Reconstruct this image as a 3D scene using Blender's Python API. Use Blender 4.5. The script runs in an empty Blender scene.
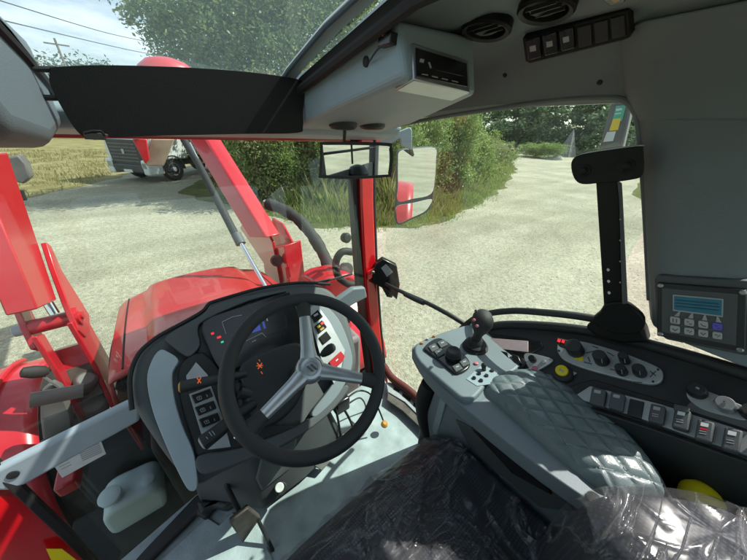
import bpy, bmesh, math, random
import numpy as np
from mathutils import Vector, Matrix, noise
random.seed(7); rng = np.random.default_rng(7)
R = math.radians
H = 2.45            # eye height above the ground; everything is modelled relative to the eye, then lifted
F = 272.0; YAW, PITCH, ROLL = R(38.5), R(28.5), R(2.2)
sc = bpy.context.scene
col = sc.collection

# ------------------------------------------------------------------ camera frame
fw = Vector((math.sin(YAW)*math.cos(PITCH), math.cos(YAW)*math.cos(PITCH), -math.sin(PITCH)))
rt0 = Vector((math.cos(YAW), -math.sin(YAW), 0)); up0 = rt0.cross(fw)
rt = rt0*math.cos(ROLL) + up0*math.sin(ROLL); up = rt.cross(fw)
def ray(px, py): return rt*((px-373.5)/F) - up*((py-280)/F) + fw
def P(px, py, x=None, y=None, z=None):
    d = ray(px, py)
    if x is not None: return d*(x/d.x)
    if y is not None: return d*(y/d.y)
    return d*(z/d.z)
class Pl:
    def __init__(s, Q, n): s.Q = Vector(Q); s.n = Vector(n).normalized()
    @staticmethod
    def three(a, b, c):
        a, b, c = Vector(a), Vector(b), Vector(c); n = (b-a).cross(c-a).normalized()
        if n.dot(a) > 0: n = -n
        return Pl(a, n)
    def at(s, px, py, off=0):
        d = ray(px, py); return d*(((s.Q+s.n*off).dot(s.n))/d.dot(s.n))
V = Vector

# ------------------------------------------------------------------ materials
MAT = {}
def mat(name, color, rough=.5, metal=0, dust=0, coat=0, bump=0, bscale=200, var=0, vscale=20, spec=.5, emit=None, estr=1, trans=None):
    m = bpy.data.materials.new(name); m.use_nodes = True; nt = m.node_tree; b = nt.nodes['Principled BSDF']
    c = (*color, 1)
    b.inputs['Base Color'].default_value = c; b.inputs['Roughness'].default_value = rough
    b.inputs['Metallic'].default_value = metal; b.inputs['Coat Weight'].default_value = coat
    b.inputs['Specular IOR Level'].default_value = spec
    if emit: b.inputs['Emission Color'].default_value = (*emit, 1); b.inputs['Emission Strength'].default_value = estr
    tc = nt.nodes.new('ShaderNodeTexCoord')
    if var:
        n = nt.nodes.new('ShaderNodeTexNoise'); n.inputs['Scale'].default_value = vscale; n.inputs['Detail'].default_value = 6
        nt.links.new(tc.outputs['Object'], n.inputs['Vector'])
        mr = nt.nodes.new('ShaderNodeMapRange'); mr.inputs[1].default_value = .3; mr.inputs[2].default_value = .7
        mr.inputs[3].default_value = 1-var; mr.inputs[4].default_value = 1+var
        nt.links.new(n.outputs['Fac'], mr.inputs[0])
        mx = nt.nodes.new('ShaderNodeMix'); mx.data_type = 'RGBA'; mx.blend_type = 'MULTIPLY'; mx.inputs[0].default_value = 1
        mx.inputs[6].default_value = c; nt.links.new(mr.outputs[0], mx.inputs[7]); nt.links.new(mx.outputs[2], b.inputs['Base Color'])
        mr2 = nt.nodes.new('ShaderNodeMapRange'); mr2.inputs[3].default_value = max(0.02, rough*.8); mr2.inputs[4].default_value = min(1, rough*1.25)
        nt.links.new(n.outputs['Fac'], mr2.inputs[0]); nt.links.new(mr2.outputs[0], b.inputs['Roughness'])
    if dust:
        nd = nt.nodes.new('ShaderNodeTexNoise'); nd.inputs['Scale'].default_value = 2.3; nd.inputs['Detail'].default_value = 9; nd.inputs['Roughness'].default_value = .7; nt.links.new(tc.outputs['Object'], nd.inputs['Vector'])
        md = nt.nodes.new('ShaderNodeMapRange'); md.inputs[1].default_value = .42; md.inputs[2].default_value = .72; md.inputs[3].default_value = dust*.15; md.inputs[4].default_value = dust; nt.links.new(nd.outputs['Fac'], md.inputs[0])
        xd = nt.nodes.new('ShaderNodeMix'); xd.data_type = 'RGBA'; xd.inputs[7].default_value = (.38,.31,.24,1); nt.links.new(md.outputs[0], xd.inputs[0])
        src = b.inputs['Base Color'].links[0].from_socket if b.inputs['Base Color'].links else None
        if src: nt.links.new(src, xd.inputs[6])
        else: xd.inputs[6].default_value = c
        nt.links.new(xd.outputs[2], b.inputs['Base Color'])
    if bump:
        n2 = nt.nodes.new('ShaderNodeTexNoise'); n2.inputs['Scale'].default_value = bscale; n2.inputs['Detail'].default_value = 3
        nt.links.new(tc.outputs['Object'], n2.inputs['Vector'])
        bp = nt.nodes.new('ShaderNodeBump'); bp.inputs['Strength'].default_value = bump; bp.inputs['Distance'].default_value = .002
        nt.links.new(n2.outputs['Fac'], bp.inputs['Height']); nt.links.new(bp.outputs['Normal'], b.inputs['Normal'])
    MAT[name] = m; return m
mat('black_plastic', (.018,.021,.022), .5, bump=.25, bscale=700, var=.25, vscale=9)
mat('soft_black', (.017,.019,.020), .58, bump=.35, bscale=900, var=.2, vscale=9)
mat('gloss_black', (.012,.013,.014), .22, var=.1, vscale=30, dust=.03)
mat('dark_grey', (.072,.082,.087), .58, bump=.3, bscale=700, var=.12, vscale=8)
mat('visor_black', (.008,.009,.009), .7, spec=.3, bump=.3, bscale=500)
mat('flat_black', (.007,.008,.008), .45, spec=.25, bump=.2, bscale=600)
mat('pod_grey', (.10,.13,.145), .6, bump=.3, bscale=600)
mat('roof_grey', (.16,.198,.21), .7, bump=.3, bscale=600, var=.06, vscale=5)
mat('trim_grey', (.27,.35,.385), .5, bump=.25, bscale=700, var=.08, vscale=8)
mat('arm_grey', (.165,.205,.225), .5, bump=.25, bscale=700, var=.08, vscale=8)
mat('rail_grey', (.33,.40,.44), .45, bump=.1, bscale=500, var=.08, vscale=8)
mat('red_paint', (.46,.007,.018), .30, coat=.35, var=.05, vscale=3, dust=.06)
mat('hood_red', (.47,.010,.018), .34, coat=.35, var=.10, vscale=5, dust=.14)
mat('cab_red', (.55,.006,.010), .22, coat=.6, var=.08, vscale=8)
mat('chrome', (.75,.76,.76), .12, metal=1)
mat('silver', (.42,.45,.46), .33, metal=.75, var=.08, vscale=30)
mat('plate_silver', (.40,.43,.44), .38, metal=.35, var=.08, vscale=40)
mat('rubber', (.012,.012,.012), .7, bump=.2, bscale=300)
mat('floor_mat', (.33,.405,.42), .55, bump=.6, bscale=260, var=.22, vscale=14)
mat('white_ink', (.7,.72,.72), .5)
mat('grey_ink', (.35,.37,.38), .5)
mat('red_ink', (.6,.02,.03), .4)
mat('pink_knob', (.55,.16,.22), .35)
mat('orange_glow_ink', (.7,.12,.02), .4, emit=(1,.16,.03), estr=.25)  # faintly emissive ink for the printed orange symbols
mat('red_lamp', (.6,.02,.02), .4, emit=(1,.04,.05), estr=.45)
mat('green_lamp', (.02,.4,.2), .4, emit=(.05,.8,.4), estr=.5)
mat('blue_screen', (.02,.03,.12), .3, emit=(.04,.07,.35), estr=.5)
mat('blue_key', (.12,.11,.62), .45)
mat('lcd', (.03,.11,.15), .2, emit=(.03,.13,.19), estr=.12, var=.1, vscale=60)
mat('lcd_line', (.02,.06,.10), .3)
mat('key_grey', (.40,.42,.41), .5)
mat('yellow', (.75,.62,.01), .4)
mat('amber', (.45,.22,.03), .4)
mat('label_white', (.62,.66,.64), .5, var=.06, vscale=30)
mat('label_green', (.08,.42,.28), .5)
mat('label_yellow', (.75,.55,.04), .5)
mat('bottle_plastic', (.66,.78,.80), .5, spec=.3)
mat('column_grey', (.13,.15,.15), .5, bump=.2, bscale=500, var=.15, vscale=12)
mat('dirty_metal', (.10,.09,.08), .6, metal=.4, var=.4, vscale=20, bump=.5, bscale=90)
mat('engine_dark', (.02,.022,.022), .7, var=.4, vscale=9, bump=.4, bscale=40)
mat('grey_iron', (.13,.13,.125), .6, var=.3, vscale=8)
mat('beige_plate', (.26,.22,.16), .6, var=.25, vscale=6)
mat('truck_white', (.62,.64,.63), .3, coat=.3, var=.08, vscale=2)
mat('truck_dark', (.035,.04,.045), .45, var=.2, vscale=3)
mat('tyre', (.02,.02,.019), .85, bump=.5, bscale=30, var=.3, vscale=6)
mat('glass_dark', (.02,.03,.035), .08)
mat('bark', (.10,.07,.045), .9, bump=1, bscale=14, var=.35, vscale=4)
mat('wood_pole', (.16,.13,.10), .9, var=.3, vscale=3)
mat('wire', (.03,.03,.03), .6)
mat('paper_pink', (.55,.42,.43), .7, var=.1, vscale=50)
mat('stone_grey', (.35,.34,.31), .8, var=.3, vscale=3)
mat('orange_steel', (.45,.16,.03), .6, var=.3, vscale=2)
mat('mirror_glass', (.82,.86,.85), .015, metal=1)
mat('sleeve', (.022,.021,.019), .75, bump=.8, bscale=40, var=.4, vscale=14)
mat('stitch', (.30,.34,.34), .7)
mat('cowl_brown', (.10,.02,.015), .5)
# quilted pad
mat('pad_leather', (.13,.17,.176), .36, bump=.25, bscale=350, var=.06, vscale=12)

def glass(name, tint, refl=.035, dust=.02, dust_haze_c=(.75,.8,.75), flat=False):
    m = bpy.data.materials.new(name); m.use_nodes = True; nt = m.node_tree; nt.nodes.clear()
    o = nt.nodes.new('ShaderNodeOutputMaterial'); t = nt.nodes.new('ShaderNodeBsdfTransparent'); t.inputs[0].default_value = (*tint, 1)
    g = nt.nodes.new('ShaderNodeBsdfGlossy'); g.inputs['Roughness'].default_value = .0; g.inputs[0].default_value = (.9,1,.96,1)
    lw = nt.nodes.new('ShaderNodeLayerWeight'); lw.inputs[0].default_value = .5
    pw = nt.nodes.new('ShaderNodeMath'); pw.operation = 'POWER'; pw.inputs[1].default_value = 5; nt.links.new(lw.outputs['Facing'], pw.inputs[0])
    fr = nt.nodes.new('ShaderNodeMath'); fr.operation = 'MULTIPLY_ADD'; fr.inputs[1].default_value = .85; fr.inputs[2].default_value = refl; nt.links.new(pw.outputs[0], fr.inputs[0])
    mx = nt.nodes.new('ShaderNodeMixShader'); nt.links.new(fr.outputs[0], mx.inputs[0]); nt.links.new(t.outputs[0], mx.inputs[1]); nt.links.new(g.outputs[0], mx.inputs[2])
    d = nt.nodes.new('ShaderNodeBsdfDiffuse'); d.inputs[0].default_value = (*dust_haze_c, 1)
    tl = nt.nodes.new('ShaderNodeBsdfTranslucent'); tl.inputs[0].default_value = (*dust_haze_c, 1)
    ad = nt.nodes.new('ShaderNodeMixShader'); ad.inputs[0].default_value = .5; nt.links.new(d.outputs[0], ad.inputs[1]); nt.links.new(tl.outputs[0], ad.inputs[2])
    tc = nt.nodes.new('ShaderNodeTexCoord'); n = nt.nodes.new('ShaderNodeTexNoise'); n.inputs['Scale'].default_value = 7; n.inputs['Detail'].default_value = 8; n.inputs['Roughness'].default_value = .7
    nt.links.new(tc.outputs['Object'], n.inputs['Vector'])
    mr = nt.nodes.new('ShaderNodeMapRange'); mr.inputs[1].default_value = .35; mr.inputs[2].default_value = .75; mr.inputs[3].default_value = dust*(.85 if flat else .35); mr.inputs[4].default_value = dust*(1.15 if flat else 1.8)
    nt.links.new(n.outputs['Fac'], mr.inputs[0])
    m2 = nt.nodes.new('ShaderNodeMixShader'); nt.links.new(mr.outputs[0], m2.inputs[0]); nt.links.new(mx.outputs[0], m2.inputs[1]); nt.links.new(ad.outputs[0], m2.inputs[2])
    nt.links.new(m2.outputs[0], o.inputs[0]); MAT[name] = m; return m
glass('window_glass', (.925,.985,.95), refl=.025, dust=.010)
glass('roof_glass', (.90,.96,.95), refl=.02, dust=.10, dust_haze_c=(.6,.85,.85), flat=True)  # even teal layer paints glare haze over the view, beyond real dust
glass('pane_shaded', (.75,.82,.80), refl=.02, dust=.01)  # darker tint puts the shade behind the lower pane into the glass

def film(name):
    m = bpy.data.materials.new(name); m.use_nodes = True; nt = m.node_tree; nt.nodes.clear(); L = nt.links.new
    o = nt.nodes.new('ShaderNodeOutputMaterial'); t = nt.nodes.new('ShaderNodeBsdfTransparent'); t.inputs[0].default_value = (.95,.95,.96,1)
    g = nt.nodes.new('ShaderNodeBsdfGlossy'); g.inputs['Roughness'].default_value = .20
    lw = nt.nodes.new('ShaderNodeLayerWeight'); lw.inputs[0].default_value = .35
    tc = nt.nodes.new('ShaderNodeTexCoord')
    # crinkles: stretched ridged noise
    mp = nt.nodes.new('ShaderNodeMapping'); mp.inputs['Scale'].default_value = (.5, 3.2, .8); mp.inputs['Rotation'].default_value = (0,.3,.9); L(tc.outputs['Object'], mp.inputs[0])
    n = nt.nodes.new('ShaderNodeTexNoise'); n.inputs['Scale'].default_value = 8; n.inputs['Detail'].default_value = 4; n.inputs['Distortion'].default_value = .9; L(mp.outputs[0], n.inputs['Vector'])
    s = nt.nodes.new('ShaderNodeMath'); s.operation = 'SUBTRACT'; s.inputs[1].default_value = .5; L(n.outputs['Fac'], s.inputs[0])
    a = nt.nodes.new('ShaderNodeMath'); a.operation = 'ABSOLUTE'; L(s.outputs[0], a.inputs[0])
    rp = nt.nodes.new('ShaderNodeMapRange'); rp.inputs[1].default_value = 0; rp.inputs[2].default_value = .045; rp.inputs[3].default_value = 1; rp.inputs[4].default_value = 0; L(a.outputs[0], rp.inputs[0])
    bp = nt.nodes.new('ShaderNodeBump'); bp.inputs['Strength'].default_value = .8; bp.inputs['Distance'].default_value = .006; L(rp.outputs[0], bp.inputs['Height'])
    L(bp.outputs[0], g.inputs['Normal']); L(bp.outputs[0], lw.inputs['Normal'])
    mr = nt.nodes.new('ShaderNodeMapRange'); mr.inputs[3].default_value = .035; mr.inputs[4].default_value = .25; L(lw.outputs['Fresnel'], mr.inputs[0])
    mx = nt.nodes.new('ShaderNodeMixShader'); L(mr.outputs[0], mx.inputs[0]); L(t.outputs[0], mx.inputs[1]); L(g.outputs[0], mx.inputs[2])
    d = nt.nodes.new('ShaderNodeBsdfDiffuse'); d.inputs[0].default_value = (.8,.8,.82,1)
    pw = nt.nodes.new('ShaderNodeMath'); pw.operation = 'POWER'; pw.inputs[1].default_value = 3; L(rp.outputs[0], pw.inputs[0])
    m3 = nt.nodes.new('ShaderNodeMath'); m3.operation = 'MULTIPLY'; m3.inputs[1].default_value = .09; L(pw.outputs[0], m3.inputs[0])
    m4 = nt.nodes.new('ShaderNodeMath'); m4.operation = 'ADD'; m4.inputs[1].default_value = .032; L(m3.outputs[0], m4.inputs[0])
    m2 = nt.nodes.new('ShaderNodeMixShader'); L(m4.outputs[0], m2.inputs[0]); L(mx.outputs[0], m2.inputs[1]); L(d.outputs[0], m2.inputs[2])
    L(m2.outputs[0], o.inputs[0]); MAT[name] = m
film('clear_film')

def fabric():
    m = mat('seat_fabric', (.02,.023,.03), .8); nt = m.node_tree; b = nt.nodes['Principled BSDF']; L = nt.links.new
    tc = nt.nodes.new('ShaderNodeTexCoord'); v = nt.nodes.new('ShaderNodeTexVoronoi'); v.inputs['Scale'].default_value = 140; v.inputs['Randomness'].default_value = 0; L(tc.outputs['Object'], v.inputs['Vector'])
    cr = nt.nodes.new('ShaderNodeValToRGB'); cr.color_ramp.elements[0].position = .15; cr.color_ramp.elements[0].color = (.045,.055,.080,1); cr.color_ramp.elements[1].position = .45; cr.color_ramp.elements[1].color = (.013,.015,.02,1)
    L(v.outputs['Distance'], cr.inputs[0]); L(cr.outputs[0], b.inputs['Base Color'])
fabric()

def gravel():
    m = bpy.data.materials.new('gravel'); m.use_nodes = True; nt = m.node_tree; b = nt.nodes['Principled BSDF']; L = nt.links.new
    b.inputs['Roughness'].default_value = .95; b.inputs['Specular IOR Level'].default_value = .1
    tc = nt.nodes.new('ShaderNodeTexCoord')
    def tex(kind, s, det=6):
        n = nt.nodes.new(kind); n.inputs['Scale'].default_value = s; L(tc.outputs['Object'], n.inputs['Vector'])
        if 'Detail' in n.inputs: n.inputs['Detail'].default_value = det
        return n
    big = tex('ShaderNodeTexNoise', .35, 8); big.inputs['Roughness'].default_value = .7; fine = tex('ShaderNodeTexNoise', 16, 9); fine.inputs['Roughness'].default_value = .75
    vo = tex('ShaderNodeTexVoronoi', 58)
    mpt = nt.nodes.new('ShaderNodeMapping'); mpt.inputs['Rotation'].default_value = (0,0,-.42); mpt.inputs['Scale'].default_value = (.10,1.1,1); L(tc.outputs['Object'], mpt.inputs[0])
    trk = nt.nodes.new('ShaderNodeTexNoise'); trk.inputs['Scale'].default_value = 1.0; trk.inputs['Detail'].default_value = 5; trk.inputs['Distortion'].default_value = .3; L(mpt.outputs[0], trk.inputs['Vector'])
    c1 = nt.nodes.new('ShaderNodeValToRGB'); e = c1.color_ramp.elements; e[0].position = .36; e[0].color = (.29,.275,.22,1); e[1].position = .64; e[1].color = (.425,.405,.33,1); L(big.outputs['Fac'], c1.inputs[0])
    c2 = nt.nodes.new('ShaderNodeValToRGB'); e = c2.color_ramp.elements; e[0].position = .34; e[0].color = (.56,.55,.51,1); e[1].position = .62; e[1].color = (1.06,1.055,1.02,1); L(fine.outputs['Fac'], c2.inputs[0])
    mx = nt.nodes.new('ShaderNodeMix'); mx.data_type = 'RGBA'; mx.blend_type = 'MULTIPLY'; mx.inputs[0].default_value = 1; L(c1.outputs[0], mx.inputs[6]); L(c2.outputs[0], mx.inputs[7])
    c3 = nt.nodes.new('ShaderNodeValToRGB'); e = c3.color_ramp.elements; e[0].position = 0; e[0].color = (.76,.75,.72,1); e[1].position = 1; e[1].color = (1.18,1.18,1.17,1)
    sp = nt.nodes.new('ShaderNodeSeparateColor'); L(vo.outputs['Color'], sp.inputs[0]); L(sp.outputs[0], c3.inputs[0])
    mx2 = nt.nodes.new('ShaderNodeMix'); mx2.data_type = 'RGBA'; mx2.blend_type = 'MULTIPLY'; mx2.inputs[0].default_value = .8; L(mx.outputs[2], mx2.inputs[6]); L(c3.outputs[0], mx2.inputs[7]); 
    c4 = nt.nodes.new('ShaderNodeValToRGB'); e = c4.color_ramp.elements; e[0].position = .38; e[0].color = (.90,.90,.87,1); e[1].position = .58; e[1].color = (1.05,1.05,1.05,1); L(trk.outputs['Fac'], c4.inputs[0])
    mx3 = nt.nodes.new('ShaderNodeMix'); mx3.data_type = 'RGBA'; mx3.blend_type = 'MULTIPLY'; mx3.inputs[0].default_value = 1; L(mx2.outputs[2], mx3.inputs[6]); L(c4.outputs[0], mx3.inputs[7]); L(mx3.outputs[2], b.inputs['Base Color'])
    ad = nt.nodes.new('ShaderNodeMath'); ad.operation = 'ADD'; L(vo.outputs['Distance'], ad.inputs[0]); L(fine.outputs['Fac'], ad.inputs[1])
    bp = nt.nodes.new('ShaderNodeBump'); bp.inputs['Strength'].default_value = .6; bp.inputs['Distance'].default_value = .018; L(ad.outputs[0], bp.inputs['Height']); L(bp.outputs[0], b.inputs['Normal'])
    MAT['gravel'] = m
gravel()
def turf(name, ca, cb, cc):
    m = bpy.data.materials.new(name); m.use_nodes = True; nt = m.node_tree; b = nt.nodes['Principled BSDF']; L = nt.links.new
    b.inputs['Roughness'].default_value = .95; b.inputs['Specular IOR Level'].default_value = .1
    tc = nt.nodes.new('ShaderNodeTexCoord'); n = nt.nodes.new('ShaderNodeTexNoise'); n.inputs['Scale'].default_value = .9; n.inputs['Detail'].default_value = 10; n.inputs['Roughness'].default_value = .75; L(tc.outputs['Object'], n.inputs['Vector'])
    c = nt.nodes.new('ShaderNodeValToRGB'); e = c.color_ramp.elements; e[0].position = .36; e[0].color = (*ca,1); e[1].position = .64; e[1].color = (*cc,1); k = e.new(.5); k.color = (*cb,1)
    L(n.outputs['Fac'], c.inputs[0]); L(c.outputs[0], b.inputs['Base Color'])
    n2 = nt.nodes.new('ShaderNodeTexNoise'); n2.inputs['Scale'].default_value = 25; n2.inputs['Detail'].default_value = 6; L(tc.outputs['Object'], n2.inputs['Vector'])
    bp = nt.nodes.new('ShaderNodeBump'); bp.inputs['Distance'].default_value = .08; L(n2.outputs['Fac'], bp.inputs['Height']); L(bp.outputs[0], b.inputs['Normal'])
    MAT[name] = m
turf('dry_grass', (.16,.15,.05), (.27,.235,.11), (.36,.31,.17))
turf('verge_soil', (.07,.09,.03), (.12,.13,.045), (.22,.19,.09))
def leaf(name, ca, cb, cc=None, trans=.35):
    m = bpy.data.materials.new(name); m.use_nodes = True; nt = m.node_tree; nt.nodes.clear(); L = nt.links.new
    o = nt.nodes.new('ShaderNodeOutputMaterial'); g = nt.nodes.new('ShaderNodeNewGeometry'); tc = nt.nodes.new('ShaderNodeTexCoord')
    n = nt.nodes.new('ShaderNodeTexNoise'); n.inputs['Scale'].default_value = 1.1; n.inputs['Detail'].default_value = 3; L(tc.outputs['Object'], n.inputs['Vector'])
    a = nt.nodes.new('ShaderNodeMath'); a.operation = 'MULTIPLY_ADD'; a.inputs[1].default_value = .5; L(g.outputs['Random Per Island'], a.inputs[0])
    s = nt.nodes.new('ShaderNodeMath'); s.operation = 'MULTIPLY_ADD'; s.inputs[1].default_value = 1.6; s.inputs[2].default_value = -.55; L(n.outputs['Fac'], s.inputs[0]); L(s.outputs[0], a.inputs[2])
    c = nt.nodes.new('ShaderNodeValToRGB'); e = c.color_ramp.elements; e[0].position = .15; e[0].color = (*ca,1); e[1].position = .85; e[1].color = (*cb,1)
    if cc: k = e.new(.97); k.color = (*cc,1)
    L(a.outputs[0], c.inputs[0])
    d = nt.nodes.new('ShaderNodeBsdfDiffuse'); t = nt.nodes.new('ShaderNodeBsdfTranslucent'); gl = nt.nodes.new('ShaderNodeBsdfGlossy'); gl.inputs['Roughness'].default_value = .45
    L(c.outputs[0], d.inputs[0]); L(c.outputs[0], t.inputs[0])
    m1 = nt.nodes.new('ShaderNodeMixShader'); m1.inputs[0].default_value = trans; L(d.outputs[0], m1.inputs[1]); L(t.outputs[0], m1.inputs[2])
    m2 = nt.nodes.new('ShaderNodeMixShader'); m2.inputs[0].default_value = .05; L(m1.outputs[0], m2.inputs[1]); L(gl.outputs[0], m2.inputs[2])
    L(m2.outputs[0], o.inputs[0]); MAT[name] = m
leaf('leaf_tree', (.12,.19,.06), (.28,.37,.14), (.38,.38,.2), trans=.45)
leaf('leaf_shrub', (.14,.22,.05), (.33,.42,.13), (.46,.43,.22), trans=.42)
leaf('leaf_olive', (.17,.20,.07), (.34,.35,.15), (.46,.40,.22), trans=.42)
leaf('leaf_orange', (.22,.19,.06), (.42,.33,.11), (.5,.36,.16))
leaf('leaf_dark', (.085,.14,.065), (.21,.29,.14), trans=.42)
leaf('leaf_far', (.05,.08,.05), (.10,.14,.08))
leaf('blade_green', (.16,.24,.045), (.34,.42,.10), (.52,.48,.24), .4)
leaf('blade_dry', (.20,.18,.07), (.36,.32,.15), (.5,.42,.24), .3)

# ------------------------------------------------------------------ object helpers
def link(name, me, m, parent=None, bevel=0, seg=2, smooth=True):
    o = bpy.data.objects.new(name, me); col.objects.link(o)
    if parent: o.parent = parent
    if isinstance(m, str): me.materials.append(MAT[m])
    else:
        for k in m: me.materials.append(MAT[k])
    if smooth:
        me.polygons.foreach_set('use_smooth', [True]*len(me.polygons))
    if bevel:
        b = o.modifiers.new('bevel', 'BEVEL'); b.width = bevel; b.segments = seg; b.limit_method = 'ANGLE'; b.angle_limit = R(28); b.harden_normals = False
    if smooth:
        bm = bmesh.new(); bm.from_mesh(me)
        for e in bm.edges:
            if len(e.link_faces) == 2 and e.calc_face_angle(0) > R(38): e.smooth = False
        bm.to_mesh(me); bm.free()
    return o
def empty(name, label, cat, group=None):
    o = bpy.data.objects.new(name, None); col.objects.link(o); o.empty_display_size = .1; tag(o, label, cat, group); return o
def tag(o, label=None, cat=None, group=None, kind=None):
    if label: o['label'] = label
    if cat: o['category'] = cat
    if group: o['group'] = group
    if kind: o['kind'] = kind
    return o
def mesh(name, verts, faces):
    me = bpy.data.meshes.new(name); me.from_pydata([tuple(v) for v in verts], [], faces)
    bm = bmesh.new(); bm.from_mesh(me); bmesh.ops.recalc_face_normals(bm, faces=bm.faces); bm.to_mesh(me); bm.free()
    return me
class MB:
    """collects shapes that form ONE part"""
    def __init__(s): s.v = []; s.f = []
    def add(s, v, f):
        k = len(s.v); s.v += [V(a) for a in v]; s.f += [tuple(i+k for i in q) for q in f]; return s
    def prism(s, pts, d):
        n = len(pts); d = V(d); a = [V(p) for p in pts]
        return s.add(a+[p+d for p in a], [tuple(range(n)), tuple(range(2*n-1, n-1, -1))]+[(i, (i+1)%n, n+(i+1)%n, n+i) for i in range(n)])
    def box(s, a, b):
        (x0,y0,z0),(x1,y1,z1) = a, b
        return s.prism([(x0,y0,z0),(x1,y0,z0),(x1,y1,z0),(x0,y1,z0)], (0,0,z1-z0))
    def beam(s, p, q, w, h, upv=(0,0,1)):
        p, q = V(p), V(q); d = (q-p).normalized(); sd = d.cross(V(upv)).normalized(); u = sd.cross(d)
        c = [p+sd*(w/2)*a+u*(h/2)*b for a, b in ((-1,-1),(1,-1),(1,1),(-1,1))]
        return s.prism(c, q-p)
    def tube(s, pts, r, n=10, closed=False, caps=True):
        pts = [V(p) for p in pts]; m = len(pts); rr = r if isinstance(r, (list, tuple)) else [r]*m; k = len(s.v)
        prev = None
        for i, p in enumerate(pts):
            t = (pts[(i+1)%m]-pts[i-1]) if closed else (pts[min(i+1, m-1)]-pts[max(i-1, 0)])
            t.normalize()
            if prev is None: a = t.orthogonal().normalized()
            else: a = (prev-t*prev.dot(t)).normalized()
            prev = a; b = t.cross(a)
            for j in range(n):
                w = 2*math.pi*j/n; s.v.append(p+(a*math.cos(w)+b*math.sin(w))*rr[i])
        for i in range(m if closed else m-1):
            for j in range(n):
                i2 = (i+1)%m; s.f.append((k+i*n+j, k+i*n+(j+1)%n, k+i2*n+(j+1)%n, k+i2*n+j))
        if not closed and caps:
            s.f.append(tuple(k+j for j in range(n))[::-1]); s.f.append(tuple(k+(m-1)*n+j for j in range(n)))
        return s
    def lathe(s, o, ax, prof, n=24, cap0=True, cap1=True, ell=1, uu=None):
        o, ax = V(o), V(ax).normalized(); a = (V(uu)-ax*V(uu).dot(ax)).normalized() if uu is not None else ax.orthogonal().normalized(); b = ax.cross(a); k = len(s.v); m = len(prof)
        for (r, h) in prof:
            for j in range(n):
                w = 2*math.pi*j/n; s.v.append(o+ax*h+(a*math.cos(w)+b*math.sin(w)*ell)*r)
        for i in range(m-1):
            for j in range(n): s.f.append((k+i*n+j, k+i*n+(j+1)%n, k+(i+1)*n+(j+1)%n, k+(i+1)*n+j))
        if cap0: s.f.append(tuple(k+j for j in range(n))[::-1])
        if cap1: s.f.append(tuple(k+(m-1)*n+j for j in range(n)))
        return s
    def build(s, name, m, parent=None, bevel=0, seg=2, smooth=True):
        return link(name, mesh(name, s.v, s.f), m, parent, bevel, seg, smooth)
def spline(pts, n=8, closed=False):
    pts = [V(p) for p in pts]; m = len(pts); out = []
    for i in range(m if closed else m-1):
        p0 = pts[i-1] if (i or closed) else pts[0]; p1 = pts[i]; p2 = pts[(i+1)%m]; p3 = pts[(i+2)%m] if closed or i+2 < m else pts[-1]
        for k in range(n):
            t = k/n; out.append(.5*((2*p1)+(p2-p0)*t+(2*p0-5*p1+4*p2-p3)*t*t+(3*p1-p0-3*p2+p3)*t**3))
    if not closed: out.append(pts[-1])
    return out
def rnd(pp, n=5):
    """smooth a closed pixel outline"""
    return [(v.x, v.y) for v in spline([(a, b, 0) for a, b in pp], n, True)]
def slab(name, pp, pl, off, th, m, parent, bevel=.002, seg=2):
    """a plate whose outline (photo pixels) lies on plane pl at height off; thickness th below that face"""
    pts = [pl.at(a, b, off) for a, b in pp]
    return MB().prism(pts, -pl.n*th).build(name, m, parent, bevel, seg)
def knob(name, px, py, pl, off, r, h, m, parent, taper=.88, n=24):
    o = pl.at(px, py, off)
    return MB().lathe(o, pl.n, [(r*.96,-.001),(r,.001),(r*taper,h*.92),(r*taper*.9,h),(r*.3,h*1.0)], n).build(name, m, parent)
def marks(name, pl, off, polys, m, parent):
    b = MB()
    for q in polys: b.prism([pl.at(x, y, off) for x, y in q], -pl.n*.0006)
    return b.build(name, m, parent, smooth=False)
def bar(x0, y0, x1, y1, w):
    d = math.hypot(x1-x0, y1-y0); nx, ny = -(y1-y0)/d*w/2, (x1-x0)/d*w/2
    return [(x0+nx, y0+ny), (x1+nx, y1+ny), (x1-nx, y1-ny), (x0-nx, y0-ny)]
def grid(fn, nu, nv, closed_u=False):
    v = []; f = []
    for j in range(nv):
        for i in range(nu): v.append(fn(i/(nu-1) if not closed_u else i/nu, j/(nv-1)))
    for j in range(nv-1):
        for i in range(nu if closed_u else nu-1):
            f.append((j*nu+i, j*nu+(i+1)%nu, (j+1)*nu+(i+1)%nu, (j+1)*nu+i))
    return v, f
def thicken(o, t, off=-1):
    s = o.modifiers.new('solid', 'SOLIDIFY'); s.thickness = t; s.offset = off; return o
def text_obj(name, s, loc, xdir, ydir, size, m, parent, ext=.0004):
    c = bpy.data.curves.new(name, 'FONT'); c.body = s; c.size = size; c.extrude = ext; c.align_x = 'CENTER'; c.align_y = 'CENTER'
    t = bpy.data.objects.new(name, c); me = bpy.data.meshes.new_from_object(t)
    X = V(xdir).normalized(); Z = X.cross(V(ydir)).normalized(); Y = Z.cross(X)
    M = Matrix(((X.x,Y.x,Z.x,loc[0]),(X.y,Y.y,Z.y,loc[1]),(X.z,Y.z,Z.z,loc[2]),(0,0,0,1)))
    me.transform(M); return link(name, me, m, parent, smooth=False)

# ================================================================== TRACTOR
tractor = empty('tractor', 'red tractor seen from its driver seat, with hood, cab and grey dashboard', 'tractor')
T = tractor
CX = .14
WS = Pl((0,1.07,0), (0,-1,.2))        # windscreen
RD = Pl((.86,0,0), (-1,0,0))           # right door
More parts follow.
